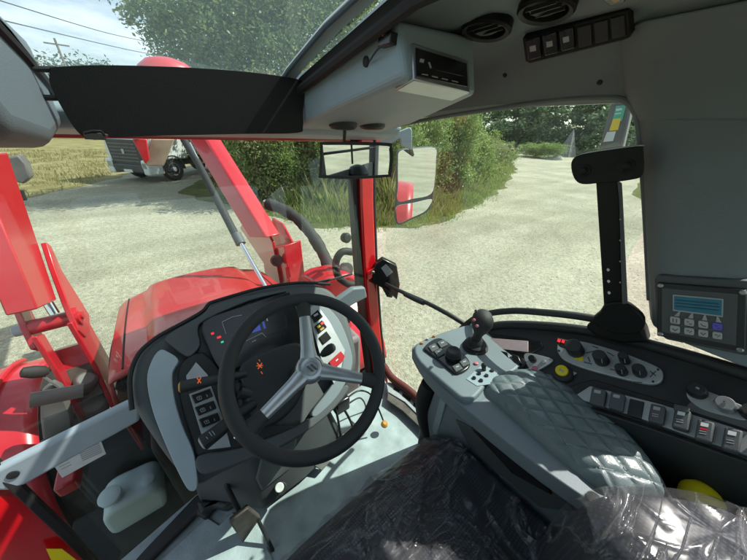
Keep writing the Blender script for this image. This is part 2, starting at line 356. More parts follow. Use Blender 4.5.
# ---- roof liner
def ceil_profile(side):
    # (distance from cab centre, z)
    return [(.262,.180),(.275,.196),(.34,.203),(.48,.205),(.60,.195),(.655,.165),(.685,.12),(.705,.085),(.73,.075),(.75,.09),(.76,.20),(.60,.26),(.30,.25),(.265,.20)]
for sgn, nm in ((1,'roof_liner'),(-1,'roof_liner')):
    pr = ceil_profile(sgn); ys = np.linspace(1.06,-.62,14); v = []; f = []
    for y in ys:
        for dx, z in pr:
            # front of the liner sinks toward the windscreen header
            v.append(V((CX+sgn*dx, y, z - .03*max(0,(y-.5))/.5 - (min(1,max(0,(y-.42)/.43))*.075 if dx < .36 else 0))))
    n = len(pr)
    for j in range(len(ys)-1):
        for i in range(n): f.append((j*n+i, j*n+(i+1)%n, (j+1)*n+(i+1)%n, (j+1)*n+i))
    f += [tuple(range(n)), tuple(range((len(ys)-1)*n, len(ys)*n))]
    ro = MB().add(v, f).build(nm, 'roof_grey', T)
# header beam above the windscreen
MB().prism([(CX-.74,.975,-.015),(CX-.74,.95,.02),(CX-.74,.97,.038),(CX-.74,1.16,.045),(CX-.74,1.17,.0),(CX-.74,1.07,-.03)], (1.48,0,0)).build('header_beam', 'trim_grey', T, .012, 3)
MB().prism([(CX-.76,1.12,-.040),(CX-.76,1.12,-.020),(CX-.76,1.22,-.01),(CX-.76,1.22,-.035)], (1.52,0,0)).build('roof_lip', 'red_paint', T, .004)

# rear roof
MB().prism([(CX-.26,.10,.24),(CX-.26,.10,.15),(CX-.26,-.60,.12),(CX-.26,-.60,.24)], (.52,0,0)).build('rear_roof_panel', 'roof_grey', T, .01)
# roof hatch
hz = .205
gp = [(.10,.225),(.42,.215),(.65,.18),(.86,.13),(1.0,.085),(1.12,.045)]
v, f = grid(lambda u, w_: V((CX-.30+.60*u, np.interp(w_*5, range(6), [a for a, _ in gp]), np.interp(w_*5, range(6), [c for _, c in gp]))), 2, 21)
MB().add(v, f).build('roof_window', 'roof_glass', T)
b = MB()
for x in (CX+.256,): b.tube([(x,.12,.185),(x,.42,.180),(x,.85,.10),(x,1.04,.045)], .011, 8)
b.build('hatch_seal', 'rubber', T)
MB().tube([(CX-.262,.12,.185),(CX-.262,.42,.180),(CX-.262,.85,.10),(CX-.262,1.04,.045)], .010, 8).build('hatch_seal', 'rubber', T)
for sx in (1,-1):
    x_ = CX+sx*.262
    MB().prism([(x_,.1,.19),(x_,.45,.183),(x_,.85,.105),(x_,1.05,.045),(x_,1.08,.07),(x_,.86,.13),(x_,.42,.215),(x_,.1,.225)], (sx*.02,0,0)).build('hatch_upstand', 'rubber', T)
x_ = CX+.225
MB().tube([(x_,.10,.232),(x_,.42,.222),(x_,.65,.187),(x_,.86,.137),(x_,1.0,.092),(x_,1.11,.055)], .005, 8).build('hatch_frame', 'rubber', T)
MB().prism([(x_,.10,.236),(x_,.42,.226),(x_,.65,.191),(x_,.86,.141),(x_,1.0,.096),(x_,1.12,.056),(x_,1.12,.062),(x_,1.0,.102),(x_,.86,.147),(x_,.65,.197),(x_,.42,.232),(x_,.10,.242)], (.04,0,0)).build('hatch_sky_strip', 'truck_white', T)  # white strip stands in for the bright gap of sky beside the hatch
# left overhead pod
MB().prism([(-.122,.50,.05),(-.122,.60,-.025),(-.122,.80,-.045),(-.122,.98,-.02),(-.122,1.0,.15),(-.122,.50,.19)], (-.42,0,0)).build('overhead_pod', 'pod_grey', T, .03, 4)
MB().lathe((-.20,.60,-.028), (0,-.3,-1), [(.045,-.01),(.045,.008),(.03,.012)], 20).build('speaker_grille', 'black_plastic', T)
# right overhead pod with radio
RX0, RY0 = .42, .455
podv = [(x_, y_, .088-.17*(y_-RY0)) for x_, y_ in ((RX0,RY0),(.665,RY0+.015),(.78,.80),(.78,1.03),(RX0-.01,1.03),(RX0-.005,.80))]
podt = [(RX0-.004,RY0+.03,.178),(.665,RY0+.05,.20),(.78,.80,.19),(.78,1.03,.12),(RX0-.01,1.03,.06),(RX0-.012,.80,.115)]
MB().add([V(a) for a in podv+podt], [(0,1,2),(0,2,5),(2,3,4,5),(8,7,6,11),(9,8,11,10)]+[(i,(i+1)%6,6+(i+1)%6,6+i) for i in range(6)]).build('radio_pod', 'trim_grey', T, .014, 4, smooth=False)
RP = Pl.three((RX0,RY0,.088),(.665,RY0+.015,.0855),(RX0-.004,RY0+.03,.19))
rad = slab('radio', [(413,42),(469,60),(470,93),(414,80)], RP, .004, .05, 'silver', T, .003)
slab('radio_face', [(416,47),(467,63),(468,87),(416,76)], RP, .0055, .02, 'gloss_black', rad, .0015)
marks('radio_buttons', RP, .0062, [bar(422,74,428,75,1),bar(432,76,438,77.4,1),bar(442,78.3,448,79.7,1),bar(452,80.6,458,82,1),bar(420,60,424,61,3.5),bar(429,62,431,68,1.6)], 'grey_ink', rad)
slab('radio_display', [(436,58),(463,66),(463,76),(436,70)], RP, .0062, .004, 'gloss_black', rad, .0005)
# ceiling vents
CP = Pl((0,0,.205), (0,0,-1))
CE = Pl((.60,.40,.197), (-.12,0,-1))
for px, py, w in ((486,29,.050),(546,9,.046)):
    o = CE.at(px, py, 0)
    vt = MB().lathe(o, (-.12,0,-1), [(w,-.02),(w,.003),(w*.93,.007),(w*.78,.004),(w*.72,-.022),(w*.3,-.024)], 32).build('air_vent', 'flat_black', T)
    MB().lathe(o+V((0,0,.008)), (-.30,-.22,-1), [(w*.66,-.004),(w*.66,.0),(w*.60,.001),(w*.2,.0)], 28).build('vent_flap', 'black_plastic', vt)
    b = MB()
    for k in (-.4,0,.4): b.beam(o+V((w*k-w*.05,-w*.55,.0)), o+V((w*k,w*.55,.0)), .003, .006)
    b.build('vent_slats', 'black_plastic', vt)
# ceiling switch panel on the sloping side
SP = Pl.three((.755,.45,.16),(.755,.2,.16),(.80,.3,.115))
SP = Pl((.74,.33,.165), (-.72,0,-.69))
pan = slab('overhead_switch_panel', [(522,38),(627,10),(630,38),(623,41),(530,64),(525,62)], SP, .006, .02, 'flat_black', T, .003)
for k in range(6):
    x0 = 525+k*16.6; y0 = 40.5-k*4.5
    if k < 3:
        sw = slab('rocker_switch', [(x0,y0),(x0+14,y0-3.8),(x0+16,y0+17),(x0+3,y0+20.5)], SP, .012, .01, 'gloss_black', pan, .002)
        marks('switch_icon', SP, .0128, [[(x0+4.5,y0+6),(x0+10.5,y0+4.5),(x0+11,y0+10),(x0+5,y0+11.5)]], 'grey_ink', sw)
    else:
        slab('blank_plate', [(x0+2,y0+1),(x0+16,y0-2.6),(x0+17,y0+18),(x0+4,y0+21)], SP, .0085, .006, 'black_plastic', pan, .001)
slab('ceiling_light', [(601,0),(612,-3),(620,-6),(628,-3),(625,2),(610,6)], CE, .005, .01, 'gloss_black', T, .002)
marks('lamp_lens', CE, .0062, [[(612,-1),(618,-2.5),(619,1),(613,2.6)]], 'amber', T)
# microphone clip on the pod
PL_ = Pl((RX0,.6,.06), (-1,0,0))
b = MB(); o = PL_.at(388,41,.008); b.box(o+V((-.01,-.018,-.008)), o+V((.01,.018,.010))); b.lathe(o+V((-.006,0,.012)),(-1,0,0),[(.008,-.005),(.008,.008)],12)
mc = b.build('microphone_clip', 'gloss_black', T, .003)
MB().tube(spline([PL_.at(388,43,.012),PL_.at(380,47,.016),PL_.at(374,54,.016),PL_.at(369,62,.008)],6), .0018, 6).build('microphone_cable', 'wire', mc)
MB().lathe(PL_.at(368,62,.0), (-1,0,0), [(.0095,0),(.0095,.007),(.006,.009)], 20).build('microphone', 'rubber', mc)
# sun visor
VP = Pl((0,.885,0), (0,-1,-.12))
vz = slab('sun_visor', rnd([(50,70),(54,67),(100,65),(180,67),(250,72),(298,79),(305,84),(303,110),(303,127),(296,133),(240,134),(150,136),(112,137.5),(108,134.5),(98,133),(86,137),(76,130),(62,108),(50,84)],4), VP, .012, .024, 'visor_black', T, .009, 3)
for a, c in (((34,69),(58,69)),((42,97.5),(66,98))):
    MB().tube([VP.at(*a,0), VP.at(*c,0)], .005, 8).build('visor_rod', 'black_plastic', vz)
b = MB(); b.tube([VP.at(84,133,.016),VP.at(92,131,.018),VP.at(101,131,.018),VP.at(105,136,.016)],.003,8); b.beam(VP.at(84,136,.01),VP.at(106,137,.01),.006,.012)
b.build('visor_clip', 'gloss_black', vz)
# ---- pillars
def strip(name, pts, w, d, m, side=V((1,0,0)), parent=T, bevel=.008):
    b = MB(); v = []; f = []; n = len(pts)
    for i, p in enumerate(pts):
        t = (V(pts[min(i+1,n-1)])-V(pts[max(i-1,0)])).normalized(); q = side.cross(t).normalized()
        for a, c in ((-1,-1),(1,-1),(1,1),(-1,1)): v.append(V(p)+side*(w/2)*a+q*(d/2)*c)
    for i in range(n-1):
        for j in range(4): f.append((i*4+j, i*4+(j+1)%4, (i+1)*4+(j+1)%4, (i+1)*4+j))
    f += [(0,1,2,3), tuple(range((n-1)*4, n*4))]
    return b.add(v, f).build(name, m, parent, bevel, 3)
XR = .80
pts = [P(361,y_,x=XR) if False else P(x_,y_,x=XR) for x_, y_ in ((362.5,128),(363.5,200),(367,270),(372,330),(379,390),(386,430))]
ap = strip('front_pillar', pts, .075, .07, 'cab_red')
strip('pillar_seal', [p+V((-.052,.012,0)) for p in pts], .026, .05, 'rubber', parent=ap, bevel=.004)
strip('pillar_edge_seal', [p+V((.047,-.005,0)) for p in pts], .016, .05, 'rubber', parent=ap, bevel=.004)
# small red bracket on the pillar
MB().prism([V(pts[2])+V(a) for a in ((-.035,-.042,.02),(.03,-.042,.035),(.03,-.042,-.02),(-.035,-.042,-.03))], (0,-.012,0)).build('pillar_bracket', 'cab_red', ap, .003)
# left front pillar
lp = [P(-60,462,y=.97), P(0,515,y=.92), P(40,549,y=.89), P(90,597,y=.87)]
lpo = strip('front_pillar', lp, .11, .09, 'cab_red', side=V((.93,.36,0)).normalized())
LPp = Pl(lp[1]+V((0,-.05,0)), (0.1,-.9,.1))
lpp = [p+V((.072,-.02,.0)) for p in lp]
strip('pillar_seal', lpp, .02, .05, 'rubber', parent=lpo, side=V((.93,.36,0)).normalized(), bevel=.003)
# ---- B pillar (right)
def bpil():
    # left edge px (640,112)->(645,200)->(650,300)->(655,350), at x=.83 ; goes back
    e = [P(636,100,x=.84), P(641,140,x=.84), P(645,200,x=.835), P(648,262,x=.83), P(651,305,x=.825), P(653,326,x=.825)]
    v = []; f = []
    sec = [(.03,.010),(.0,.0),(-.018,-.02),(-.026,-.05),(-.026,-.13),(-.018,-.15),(.005,-.158),(.05,-.158),(.05,.008)]
    for p in e:
        for dx, dy in sec: v.append(p+V((dx, dy, 0)))
    n = len(sec)
    for i in range(len(e)-1):
        for j in range(n): f.append((i*n+j, i*n+(j+1)%n, (i+1)*n+(j+1)%n, (i+1)*n+j))
    f += [tuple(range(n)), tuple(range((len(e)-1)*n, len(e)*n))]
    return MB().add(v, f).build('door_pillar_cover', 'roof_grey', T, .004, 2)
bp_ = bpil()
# upper collar of the pillar that blends into the roof, with the joint line at its foot
e = [P(640,122,x=.84)+V((0,0,.002)), P(634,104,x=.84), P(612,95,x=.842), P(560,88,x=.845)]
sec = [(.03,.010),(.0,.004),(-.022,-.02),(-.032,-.05),(-.032,-.20),(-.018,-.24),(.01,-.25),(.05,-.25),(.05,.01)]
v = []; f = []; n = len(sec)
for p, k in zip([e[0], e[1]+V((0,.02,.02)), e[1]+V((-.0,.05,.06)), e[1]+V((-.04,.06,.115))], (0,1,2,3)):
    for dx, dy in sec: v.append(V((p.x+dx*(1+.25*k), p.y+dy, p.z)))
for i in range(3):
    for j in range(n): f.append((i*n+j, i*n+(j+1)%n, (i+1)*n+(j+1)%n, (i+1)*n+j))
f += [tuple(range(n)), tuple(range(3*n, 4*n))]
MB().add(v, f).build('pillar_collar', 'roof_grey', T, .004, 2)
# door glass & frame (right)
gl = [P(374,128,x=.872), P(500,104,x=.872), P(640,100,x=.872), P(655,345,x=.872), P(640,420,x=.872)]
MB().box((.866,.10,-1.28),(.872,1.0,.075)).build('door_glass', 'window_glass', T)
# window corner frame: arch moulding around the top right corner
arc = [P(x_,y_,x=.845) for x_, y_ in ((372,131),(430,119),(500,108),(560,100),(600,98),(620,99),(632,107),(638,122),(641,150),(645,200),(650,300))]
MB().tube(spline(arc,5), .006, 8).build('door_seal', 'roof_grey', T)
# door lower frame: curved tube at the sill (brown-black) + silver sill with slots
SL = Pl((0,0,-1.27), (0,0,1))
MB().tube(spline([P(384,366,z=-1.24),P(392,378,z=-1.24),P(408,390,z=-1.24),P(432,412,z=-1.24),P(470,450,z=-1.24)],6), .022, 10).build('door_frame', 'cowl_brown', T)
sill = slab('door_sill', [(386,382),(393,383),(410,395),(440,425),(437,432),(425,422),(405,402),(388,392)], SL, .012, .03, 'plate_silver', T, .002)
marks('sill_slots', SL, .0128, [[(394,386.5),(400,390),(399,393),(393,389.5)],[(403,393),(411,399),(410,402),(402,396)],[(414,402.5),(422,409.5),(421,412.5),(413,405.5)],[(425,412),(432,419),(431,422),(424,415)]], 'rubber', sill)
slab('sill_strip', [(388,393),(404,403),(424,423),(434,434),(430,438),(420,427),(402,410),(387,400)], SL, .008, .01, 'dirty_metal', T, .001)
# ---- cab floor
fl = MB().prism([(-.55,.745,-1.33),(-.20,.84,-1.33),(.78,.90,-1.33),(.80,.30,-1.33),(.80,-.6,-1.33),(-.55,-.6,-1.33)], (0,0,.03)).build('cab_floor', 'floor_mat', T, .004)
FL = Pl((0,0,-1.30), (0,0,1))
# black rubber moulding at the left front of the floor
slab('floor_moulding', [(100,600),(140,553),(196,494),(236,488),(240,500),(226,510),(216,506),(204,519),(197,513),(150,560),(120,600)], FL, .035, .03, 'black_plastic', T, .012, 3)
slab('floor_step', [(196,500),(214,500),(220,490),(236,490),(240,498),(224,508),(212,505),(200,514)], FL, .075, .04, 'black_plastic', T, .012, 3)
slab('foot_plate', [(150,570),(207,517),(219,525),(232,512),(262,530),(285,600),(150,640)], FL, .010, .008, 'floor_mat', T, .003)
# clear film/dirt scuffs: darker rubber patch under the pedals
# ---- low engine bulkhead behind the pod, both sides
MB().prism([(-.12,.86,-.62),(.43,.86,-.62),(.43,.92,-1.31),(-.12,.92,-1.31)], (0,.03,0)).build('bulkhead', 'black_plastic', T, .01)
# ---- windscreen glass, bar
WSB = Pl(WS.Q+WS.n*-.0, WS.n)
ws = MB().add([V((-.60,1.155,.0)),V((.745,1.155,.0)),V((.745,.975,-.92)),V((-.60,.975,-.92)),V((-.60,1.161,.0)),V((.745,1.161,.0)),V((.745,.981,-.92)),V((-.60,.981,-.92))],
   [(0,1,2,3),(7,6,5,4),(0,4,5,1),(1,5,6,2),(2,6,7,3),(3,7,4,0)]).build('windscreen', 'window_glass', T)
b = MB(); WBp = Pl((0,.93,-.9), (0,-1,.1))
MB().prism([WBp.at(*q, 0) for q in ((-60,489),(-60,512),(0,482),(12,482),(28,476),(140,415),(141,402),(132,396),(0,461))], (0,-.03,0)).build('windscreen_rail', 'rail_grey', T, .010, 4)
MB().lathe(WBp.at(13,475,.031), (0,-1,.1), [(.012,-.004),(.012,.002),(.009,.003)], 20).build('rail_plug', 'black_plastic', T)
MB().prism([WBp.at(*q, .0) for q in ((322,309),(334,297),(350,286),(362,285),(364,295),(352,301),(334,312))], (0,-.03,0)).build('windscreen_rail', 'arm_grey', T, .008, 3)
# lower left pane and its frame
LPl = Pl((0,.905,-1.0), (0,-1,.02))
MB().prism([LPl.at(*q) for q in ((-20,500),(130,425),(200,505),(100,600),(60,560))], (0,.006,0)).build('lower_pane', 'pane_shaded', T)
MB().tube([LPl.at(*q,.01) for q in ((208,497),(150,545),(90,600))], .012, 8).build('pane_seal', 'rubber', T)
lab = slab('data_label', [(52,463),(101,441),(106,454),(62,478)], LPl, .004, .001, 'label_white', T, .0002)
ls = []
for k in range(6):
    t = k/6; a = (79-0+t*4, 452+t*11.5)
    ls.append(bar(79+t*4, 452.5+t*10, 99+t*4, 443.5+t*10, 1.1))
for k in range(3):
    t = k/3; ls.append(bar(57+t*6, 465+t*7, 68+t*5, 460+t*7, .7))
marks('label_print', LPl, .0046, ls, 'grey_ink', lab)
marks('label_heading', LPl, .0046, [bar(55,463,74,454,1.2)], 'red_ink', lab)
slab('warning_sticker', [(46,549),(62,549),(84,566),(60,580)], Pl(lp[2]+V((0,-.052,.03)), (.2,-1,.35)), .01, .001, 'yellow', T, .0003)
# washer bottle
BW = V((-.475,1.17,-1.56))
b = MB(); 
b.prism([BW+V((x_, -.07, z_)) for x_, z_ in [(a*.86+.015, c*.9) for a, c in rnd([(-.12,-.10),(-.02,-.125),(.09,-.12),(.12,-.04),(.12,.03),(.09,.075),(.02,.085),(-.06,.09),(-.115,.06),(-.13,-.02)],3)]], (0,.17,0))
wb = b.build('washer_bottle', 'bottle_plastic', T, .02, 4)
MB().lathe(BW+V((-.045,-.01,.088)), (-.05,-.25,1), [(.034,-.02),(.034,.012),(.040,.012),(.040,.030),(.032,.034),(.012,.035)], 28).build('bottle_cap', 'bottle_plastic', wb)
MB().lathe(BW+V((.075,.0,.055)), (.2,-.3,1), [(.025,-.01),(.025,.03),(.02,.033)], 20).build('bottle_neck', 'bottle_plastic', wb)
# chassis stuff below/behind the lower pane
MB().box((-.30,1.02,-2.0),(.50,2.25,-1.15)).build('engine_block', 'engine_dark', T, .03)
MB().box((-.62,1.30,-1.72),(-.28,1.42,-1.35)).build('battery_box', 'engine_dark', T, .02)
MB().box((-.72,.99,-1.85),(-.25,1.28,-1.64)).build('step_plate', 'engine_dark', T, .01)
MB().box((-.70,1.40,-1.95),(-.28,1.44,-1.24)).build('shade_plate', 'engine_dark', T, .01)  # added dark plate standing for the shade behind the lower pane
MB().box((-.66,1.34,-1.70),(-.50,1.50,-1.45)).build('tool_box', 'engine_dark', T, .02)
MB().box((-.60,1.1,-1.26),(-.54,1.3,-1.20)).build('red_connector', 'red_paint', T, .01)

# ---- hood
def hood():
    cx = .065; y0, y1 = 1.03, 2.42
    nu, nv = 41, 36
    def fn(u, v):
        a = (u-.5)*2; y = y0+(y1-y0)*v
        w = .385+.095*v
        front = max(0, (v-.86)/.14)
        top = -.735 - .30*v**1.15 - .16*front**2.2
        w *= 1-.10*front**2
        s = abs(a); sg = 1 if a > 0 else -1
        if s < .62:
            t = s/.62; x = w*.80*t; z = top - .020*t**2
            # raised centre panel
            k = min(1, max(0, (.80-t)/.10)); z += .028*k*k*(3-2*k)*(min(1,v*9))*(1-front*.6)
        else:
            t = (s-.62)/.38; th = t*math.pi/2
            x = w*.80+w*.20*math.sin(min(th*1.6, math.pi/2)); z = top-.02-.055*(1-math.cos(min(th*1.6,math.pi/2)))-.50*max(0,t-.35)
        return V((cx+sg*x, y-.42*s**3*v*v, z))
    v, f = grid(fn, nu, nv)
    o = MB().add(v, f).build('hood', 'hood_red', T); thicken(o, .01)
    for ii in (7, 33):
        MB().tube([v[j*nu+ii]+V((0,0,.001)) for j in range(1, 31)], .003, 6).build('panel_gap', 'rubber', o)
    # front skin
    vv = [v[(nv-1)*nu+i] for i in range(nu)]
    low = [V((p.x*.95, y1+.02, min(p.z,-1.5) if True else p.z)) for p in vv]
    MB().add(vv+[V((p.x, p.y+.01, -1.62)) for p in vv], [(i,i+1,nu+i+1,nu+i) for i in range(nu-1)]).build('hood_nose', 'hood_red', o)
    return o
hd = hood()
# black handle/vent piece at hood side
MB().tube(spline([(-.335,1.25,-.98),(-.36,1.45,-.99),(-.365,1.7,-1.02),(-.355,1.95,-1.06)],5), [.03]*16, 8).build('hood_side_vent', 'black_plastic', hd)

# ---- dashboard pod
DP = Pl((.15,.72,-.65), (0,-.65,.76))
up_ = V((0,.76,.65))
outer = rnd([(131,402),(131,372),(140,351),(165,331),(203,310),(212,302),(236,295),(262,288),(297,283),(322,285),(340,300),(352,330),(357,362),(346,392),(322,420),(290,444),(258,458),(222,474),(196,486),(176,470),(152,438)], 4)
body = [DP.at(x_, y_, -.004) for x_, y_ in outer]
dash = MB().prism(body, V((0,.17,-.19))).build('dashboard', 'dark_grey', T, .018, 4)
# black rubber seal along windscreen edge
sp_ = [DP.at(x_, y_, .004) for x_, y_ in ((132,410),(130,378),(138,355),(152,341),(166,332),(190,319),(203,311),(209,304),(216,301),(236,295),(262,288),(297,283),(330,284))]
MB().tube(spline(sp_,5), .006, 8).build('dashboard_seal', 'rubber', dash)
# grey curved trim left
slab('dashboard_trim', rnd([(160,350),(168,352),(178,360),(172,374),(174,398),(182,425),(194,455),(197,486),(190,491),(182,480),(168,450),(153,412),(147,380),(152,360)],5), DP, .026, .05, 'rail_grey', dash, .010, 4)
slab('dashboard_face', rnd([(184,360),(203,352),(222,372),(240,400),(262,420),(300,425),(330,395),(343,372),(318,330),(310,312),(320,310),(345,345),(350,372),(340,395),(312,424),(258,450),(205,463),(192,440),(180,400),(178,372)],2), DP, .018, .02, 'soft_black', dash, .004)
slab('lower_cover', rnd([(198,456),(240,448),(300,425),(330,402),(345,385),(348,392),(325,418),(290,442),(258,456),(222,470),(200,474)],3), DP, .030, .04, 'dark_grey', dash, .008, 3)
# pale rim on the right
slab('dashboard_rim', rnd([(302,298),(318,300),(338,318),(350,346),(352,368),(338,396),(318,416),(312,412),(330,388),(342,366),(340,348),(328,326),(314,312),(304,308)],4), DP, .030, .03, 'arm_grey', dash, .007, 3)
slab('air_duct', rnd([(160,372),(170,352),(181,350),(186,356),(180,366),(174,392),(170,392)],4), DP, .010, .02, 'rail_grey', dash, .004) if False else None
slab('dash_top_pad', rnd([(166,336),(200,316),(212,306),(236,298),(280,290),(284,292),(250,300),(205,320),(198,330),(200,345),(190,356),(182,354),(172,346)],3), DP, .022, .03, 'dark_grey', dash, .006, 3)
# instrument display
ID = Pl(DP.Q+V((0,0,.0)), (-.08,-.8,.60))
cl = slab('instrument_display', rnd([(203,322),(240,307),(284,293),(292,296),(300,318),(303,338),(290,348),(258,360),(228,371),(218,366),(208,346)],3), DP, .036, .04, 'gloss_black', dash, .006, 3)
dsp = slab('display_screen', [(246,322),(262,315),(282,309),(287,322),(286,330),(256,338)], DP, .0372, .002, 'gloss_black', cl, .0005)
marks('warning_lamps', DP, .0375, [bar(211,334,214,333,2.2), bar(217,338,221,336.5,2.2)], 'red_lamp', cl)
marks('lamp_green', DP, .0375, [bar(221,342.5,223.5,341.5,1.6)], 'green_lamp', cl)
marks('blue_gauge', DP, .038, [[(250,326),(259,322),(261,330),(252,333)],[(262,322),(264,321),(266,328),(264,329)]], 'blue_screen', cl)
marks('gear_digit', DP, .0382, [bar(262,317.5,266,315.7,1),bar(266,315.7,267.5,321,1)], 'white_ink', cl)
marks('gauge_outline', DP, .0382, [bar(222,322,232,317,.6),bar(232,317,242,315,.6),bar(222,322,226,334,.5),bar(246,341,262,333,.5),bar(262,333,266,337,.5),bar(252,342,256,340,.8)], 'grey_ink', cl)
# switch plates on left
sp1 = slab('silver_trim', [(186,376),(196,362),(207,374),(213,384),(188,388)], DP, .0215, .004, 'plate_silver', dash, .001)
sp2 = slab('switch_strip', [(189,394),(211,386),(222,415),(231,447),(207,450),(200,430)], DP, .0215, .004, 'plate_silver', dash, .001)
for k, (x0, y0) in enumerate(((191,395.5),(194.5,407.5),(198.5,419.5))):
    sw = slab('rocker_switch', [(x0,y0),(x0+19,y0-7),(x0+22,y0+1),(x0+4,y0+8.5)], DP, .029, .009, 'gloss_black', dash, .002)
    marks('switch_icon', DP, .0296, [bar(x0+5.5,y0+2,x0+9.5,y0+.4,.5),bar(x0+7,y0+4.6,x0+11,y0+3.1,.5),bar(x0+5.5,y0+2,x0+7,y0+4.6,.5),bar(x0+9.5,y0+.4,x0+11,y0+3.1,.5),bar(x0+7.6,y0+2.2,x0+9,y0+2.6,.9),bar(x0+15.5,y0-1,x0+16.6,y0+1.6,.6)], 'grey_ink', sw)
# right button strip
sp3 = slab('switch_strip', [(309,309),(316,303),(330,322),(345,350),(340,376),(334,384),(322,362),(313,330)], DP, .034, .004, 'plate_silver', dash, .001)
for k, (x0, y0, mm) in enumerate(((314,315,'gloss_black'),(318,325.5,'gloss_black'),(322.5,336.5,'gloss_black'))):
    sw = slab('push_button', [(x0-3.5,y0+1),(x0+4,y0-5.5),(x0+9,y0+1.5),(x0+1,y0+8)], DP, .039, .006, mm, dash, .0015)
    if k == 0: marks('button_icon', DP, .0396, [bar(x0,y0+1,x0+4,y0-1.5,2)], 'grey_ink', sw)
    if k == 1:
        marks('button_icon', DP, .0396, [bar(x0-.5,y0+2,x0+2,y0,2.4)], 'yellow', sw); marks('button_icon', DP, .0396, [bar(x0+3,y0-1.5,x0+6,y0-3.5,2.4)], 'red_ink', sw); marks('button_icon', DP, .0396, [bar(x0+2.5,y0+4.5,x0+6,y0+2,2)], 'amber', sw)
rb = slab('red_switch', [(329,362),(341,351),(345,356),(343,361),(333,370)], DP, .040, .006, 'red_paint', dash, .0015)
marks('button_icon', DP, .0406, [bar(336,361,338,359,1)], 'white_ink', rb)
# steering column shroud
slab('steering_column', rnd([(240,366),(262,352),(296,342),(306,352),(310,372),(300,400),(282,420),(262,428),(250,412),(243,390)],4), DP, .075, .09, 'black_plastic', dash, .016, 4)
marks('orange_icon', DP, .0757, [bar(257,363,262,368,1.0),bar(262,363,258,369,1.0),bar(256.5,366,263,365.5,.8),bar(259,359.5,260,361.5,.8),bar(261,371.5,262.5,374,.9)], 'orange_glow_ink', dash)
MB().tube([DP.at(252,395,.06),DP.at(240,392,.07)], .016, 12).build('column_boot', 'black_plastic', dash)
for px, py in ((243,385),(246,402)):
    MB().lathe(DP.at(px,py,.055), V((-1,.1,.2)), [(.014,-.01),(.018,0),(.014,.006),(.018,.012),(.014,.018)], 16).build('stalk_boot', 'rubber', dash)
# stalks
def stalk(name, pth, r, tipm, icon):
    p = [DP.at(a, b_, o_) for a, b_, o_ in pth]
    s = MB().tube(spline(p,6), [r[0]+(r[1]-r[0])*k/((len(p)-1)*6) for k in range((len(p)-1)*6+1)], 14).build(name, 'black_plastic', dash)
    d = (p[-1]-p[-2]).normalized()
    MB().lathe(p[-1]-d*.002, d, [(r[1]*.8,-.002),(r[1]*.85,.004),(r[1]*.6,.007)], 14).build('stalk_tip', tipm, s)
    return s
s1 = stalk('shuttle_stalk', [(246,374,.07),(222,379,.085),(205,382,.088),(181,387,.088)], (.010,.0155), 'amber', 0)
marks('orange_icon', DP, .1045, [bar(197,378,201,383,1),bar(201,377.5,197.5,383.5,1),bar(199.5,376,200,377,.8)], 'orange_glow_ink', s1)
s2 = stalk('light_stalk', [(254,404,.07),(236,416,.085),(220,430,.09),(203,443,.09)], (.013,.0195), 'grey_ink', 0)
marks('stalk_icon', DP, .111, [bar(209,432,212,436,.8),bar(212,431,215,435,.8),bar(206,437,208,439,.8)], 'grey_ink', s2)
MB().tube([DP.at(300,368,.06), DP.at(318,356,.085), DP.at(327,351,.095)], .0045, 8).build('throttle_lever', 'black_plastic', dash)
MB().lathe(DP.at(322,355,.088), DP.at(342,340,.105)-DP.at(322,355,.088), [(.006,-.004),(.011,.004),(.015,.018),(.016,.034),(.013,.045),(.006,.05)], 16, ell=.7).build('throttle_knob', 'soft_black', dash)
MB().lathe(DP.at(237,437,.02), DP.n, [(.008,0),(.008,.006),(.005,.009)], 16).build('column_lock', 'chrome', dash)
marks('red_mark', DP, .0335, [bar(251,446,258,450,3)], 'red_ink', dash)

# ---- steering wheel
sw = bpy.data.objects.new('steering_wheel', None); col.objects.link(sw); sw.parent = T
wc = P(311,370,y=.46); wn = V((-.04,-.66,.75)).normalized()
wu = V((1,0,0)); wu = (wu-wn*wu.dot(wn)).normalized(); wv = wn.cross(wu)
RW = .182
cpts = [wc+(wu*math.cos(a)+wv*math.sin(a))*RW for a in np.linspace(0, 2*math.pi, 73)[:-1]]
MB().tube(cpts, .0158, 18, closed=True).build('rim', 'soft_black', sw)
hubc = WH = Pl(wc-wn*.035, wn).at(310,369)
def rimpt(px, py):
    q = Pl(wc, wn).at(px, py)-wc; return wc+q.normalized()*RW
for (px, py) in ((302,292),(385,383),(239,440)):
    e_ = rimpt(px, py); d = (e_-hubc); L_ = d.length; d.normalize()
    b = MB(); v = []; f = []
    sd = d.cross(wn).normalized()
    for t, w, h in ((.12,.023,.010),(.3,.018,.010),(.7,.0145,.009),(.76,.014,.009)):
        c = hubc+d*L_*t
        for k in range(12):
            a = 2*math.pi*k/12; v.append(c+sd*math.cos(a)*w+wn*math.sin(a)*h)
    for i in range(3):
        for k in range(12): f.append((i*12+k, i*12+(k+1)%12, (i+1)*12+(k+1)%12, (i+1)*12+k))
    f += [tuple(range(12)), tuple(range(36,48))]
    sp = MB().add(v, f).build('spoke', 'silver', sw)
    v = []
    for t, w, h in ((.74,.0165,.0115),(.86,.018,.012),(1,.022,.014)):
        c = hubc+d*L_*t
        for k in range(12):
            a = 2*math.pi*k/12; v.append(c+sd*math.cos(a)*w+wn*math.sin(a)*h)
    f = [(i*12+k, i*12+(k+1)%12, (i+1)*12+(k+1)%12, (i+1)*12+k) for i in range(2) for k in range(12)]+[tuple(range(12)), tuple(range(24,36))]
    MB().add(v, f).build('spoke_sleeve', 'soft_black', sw)
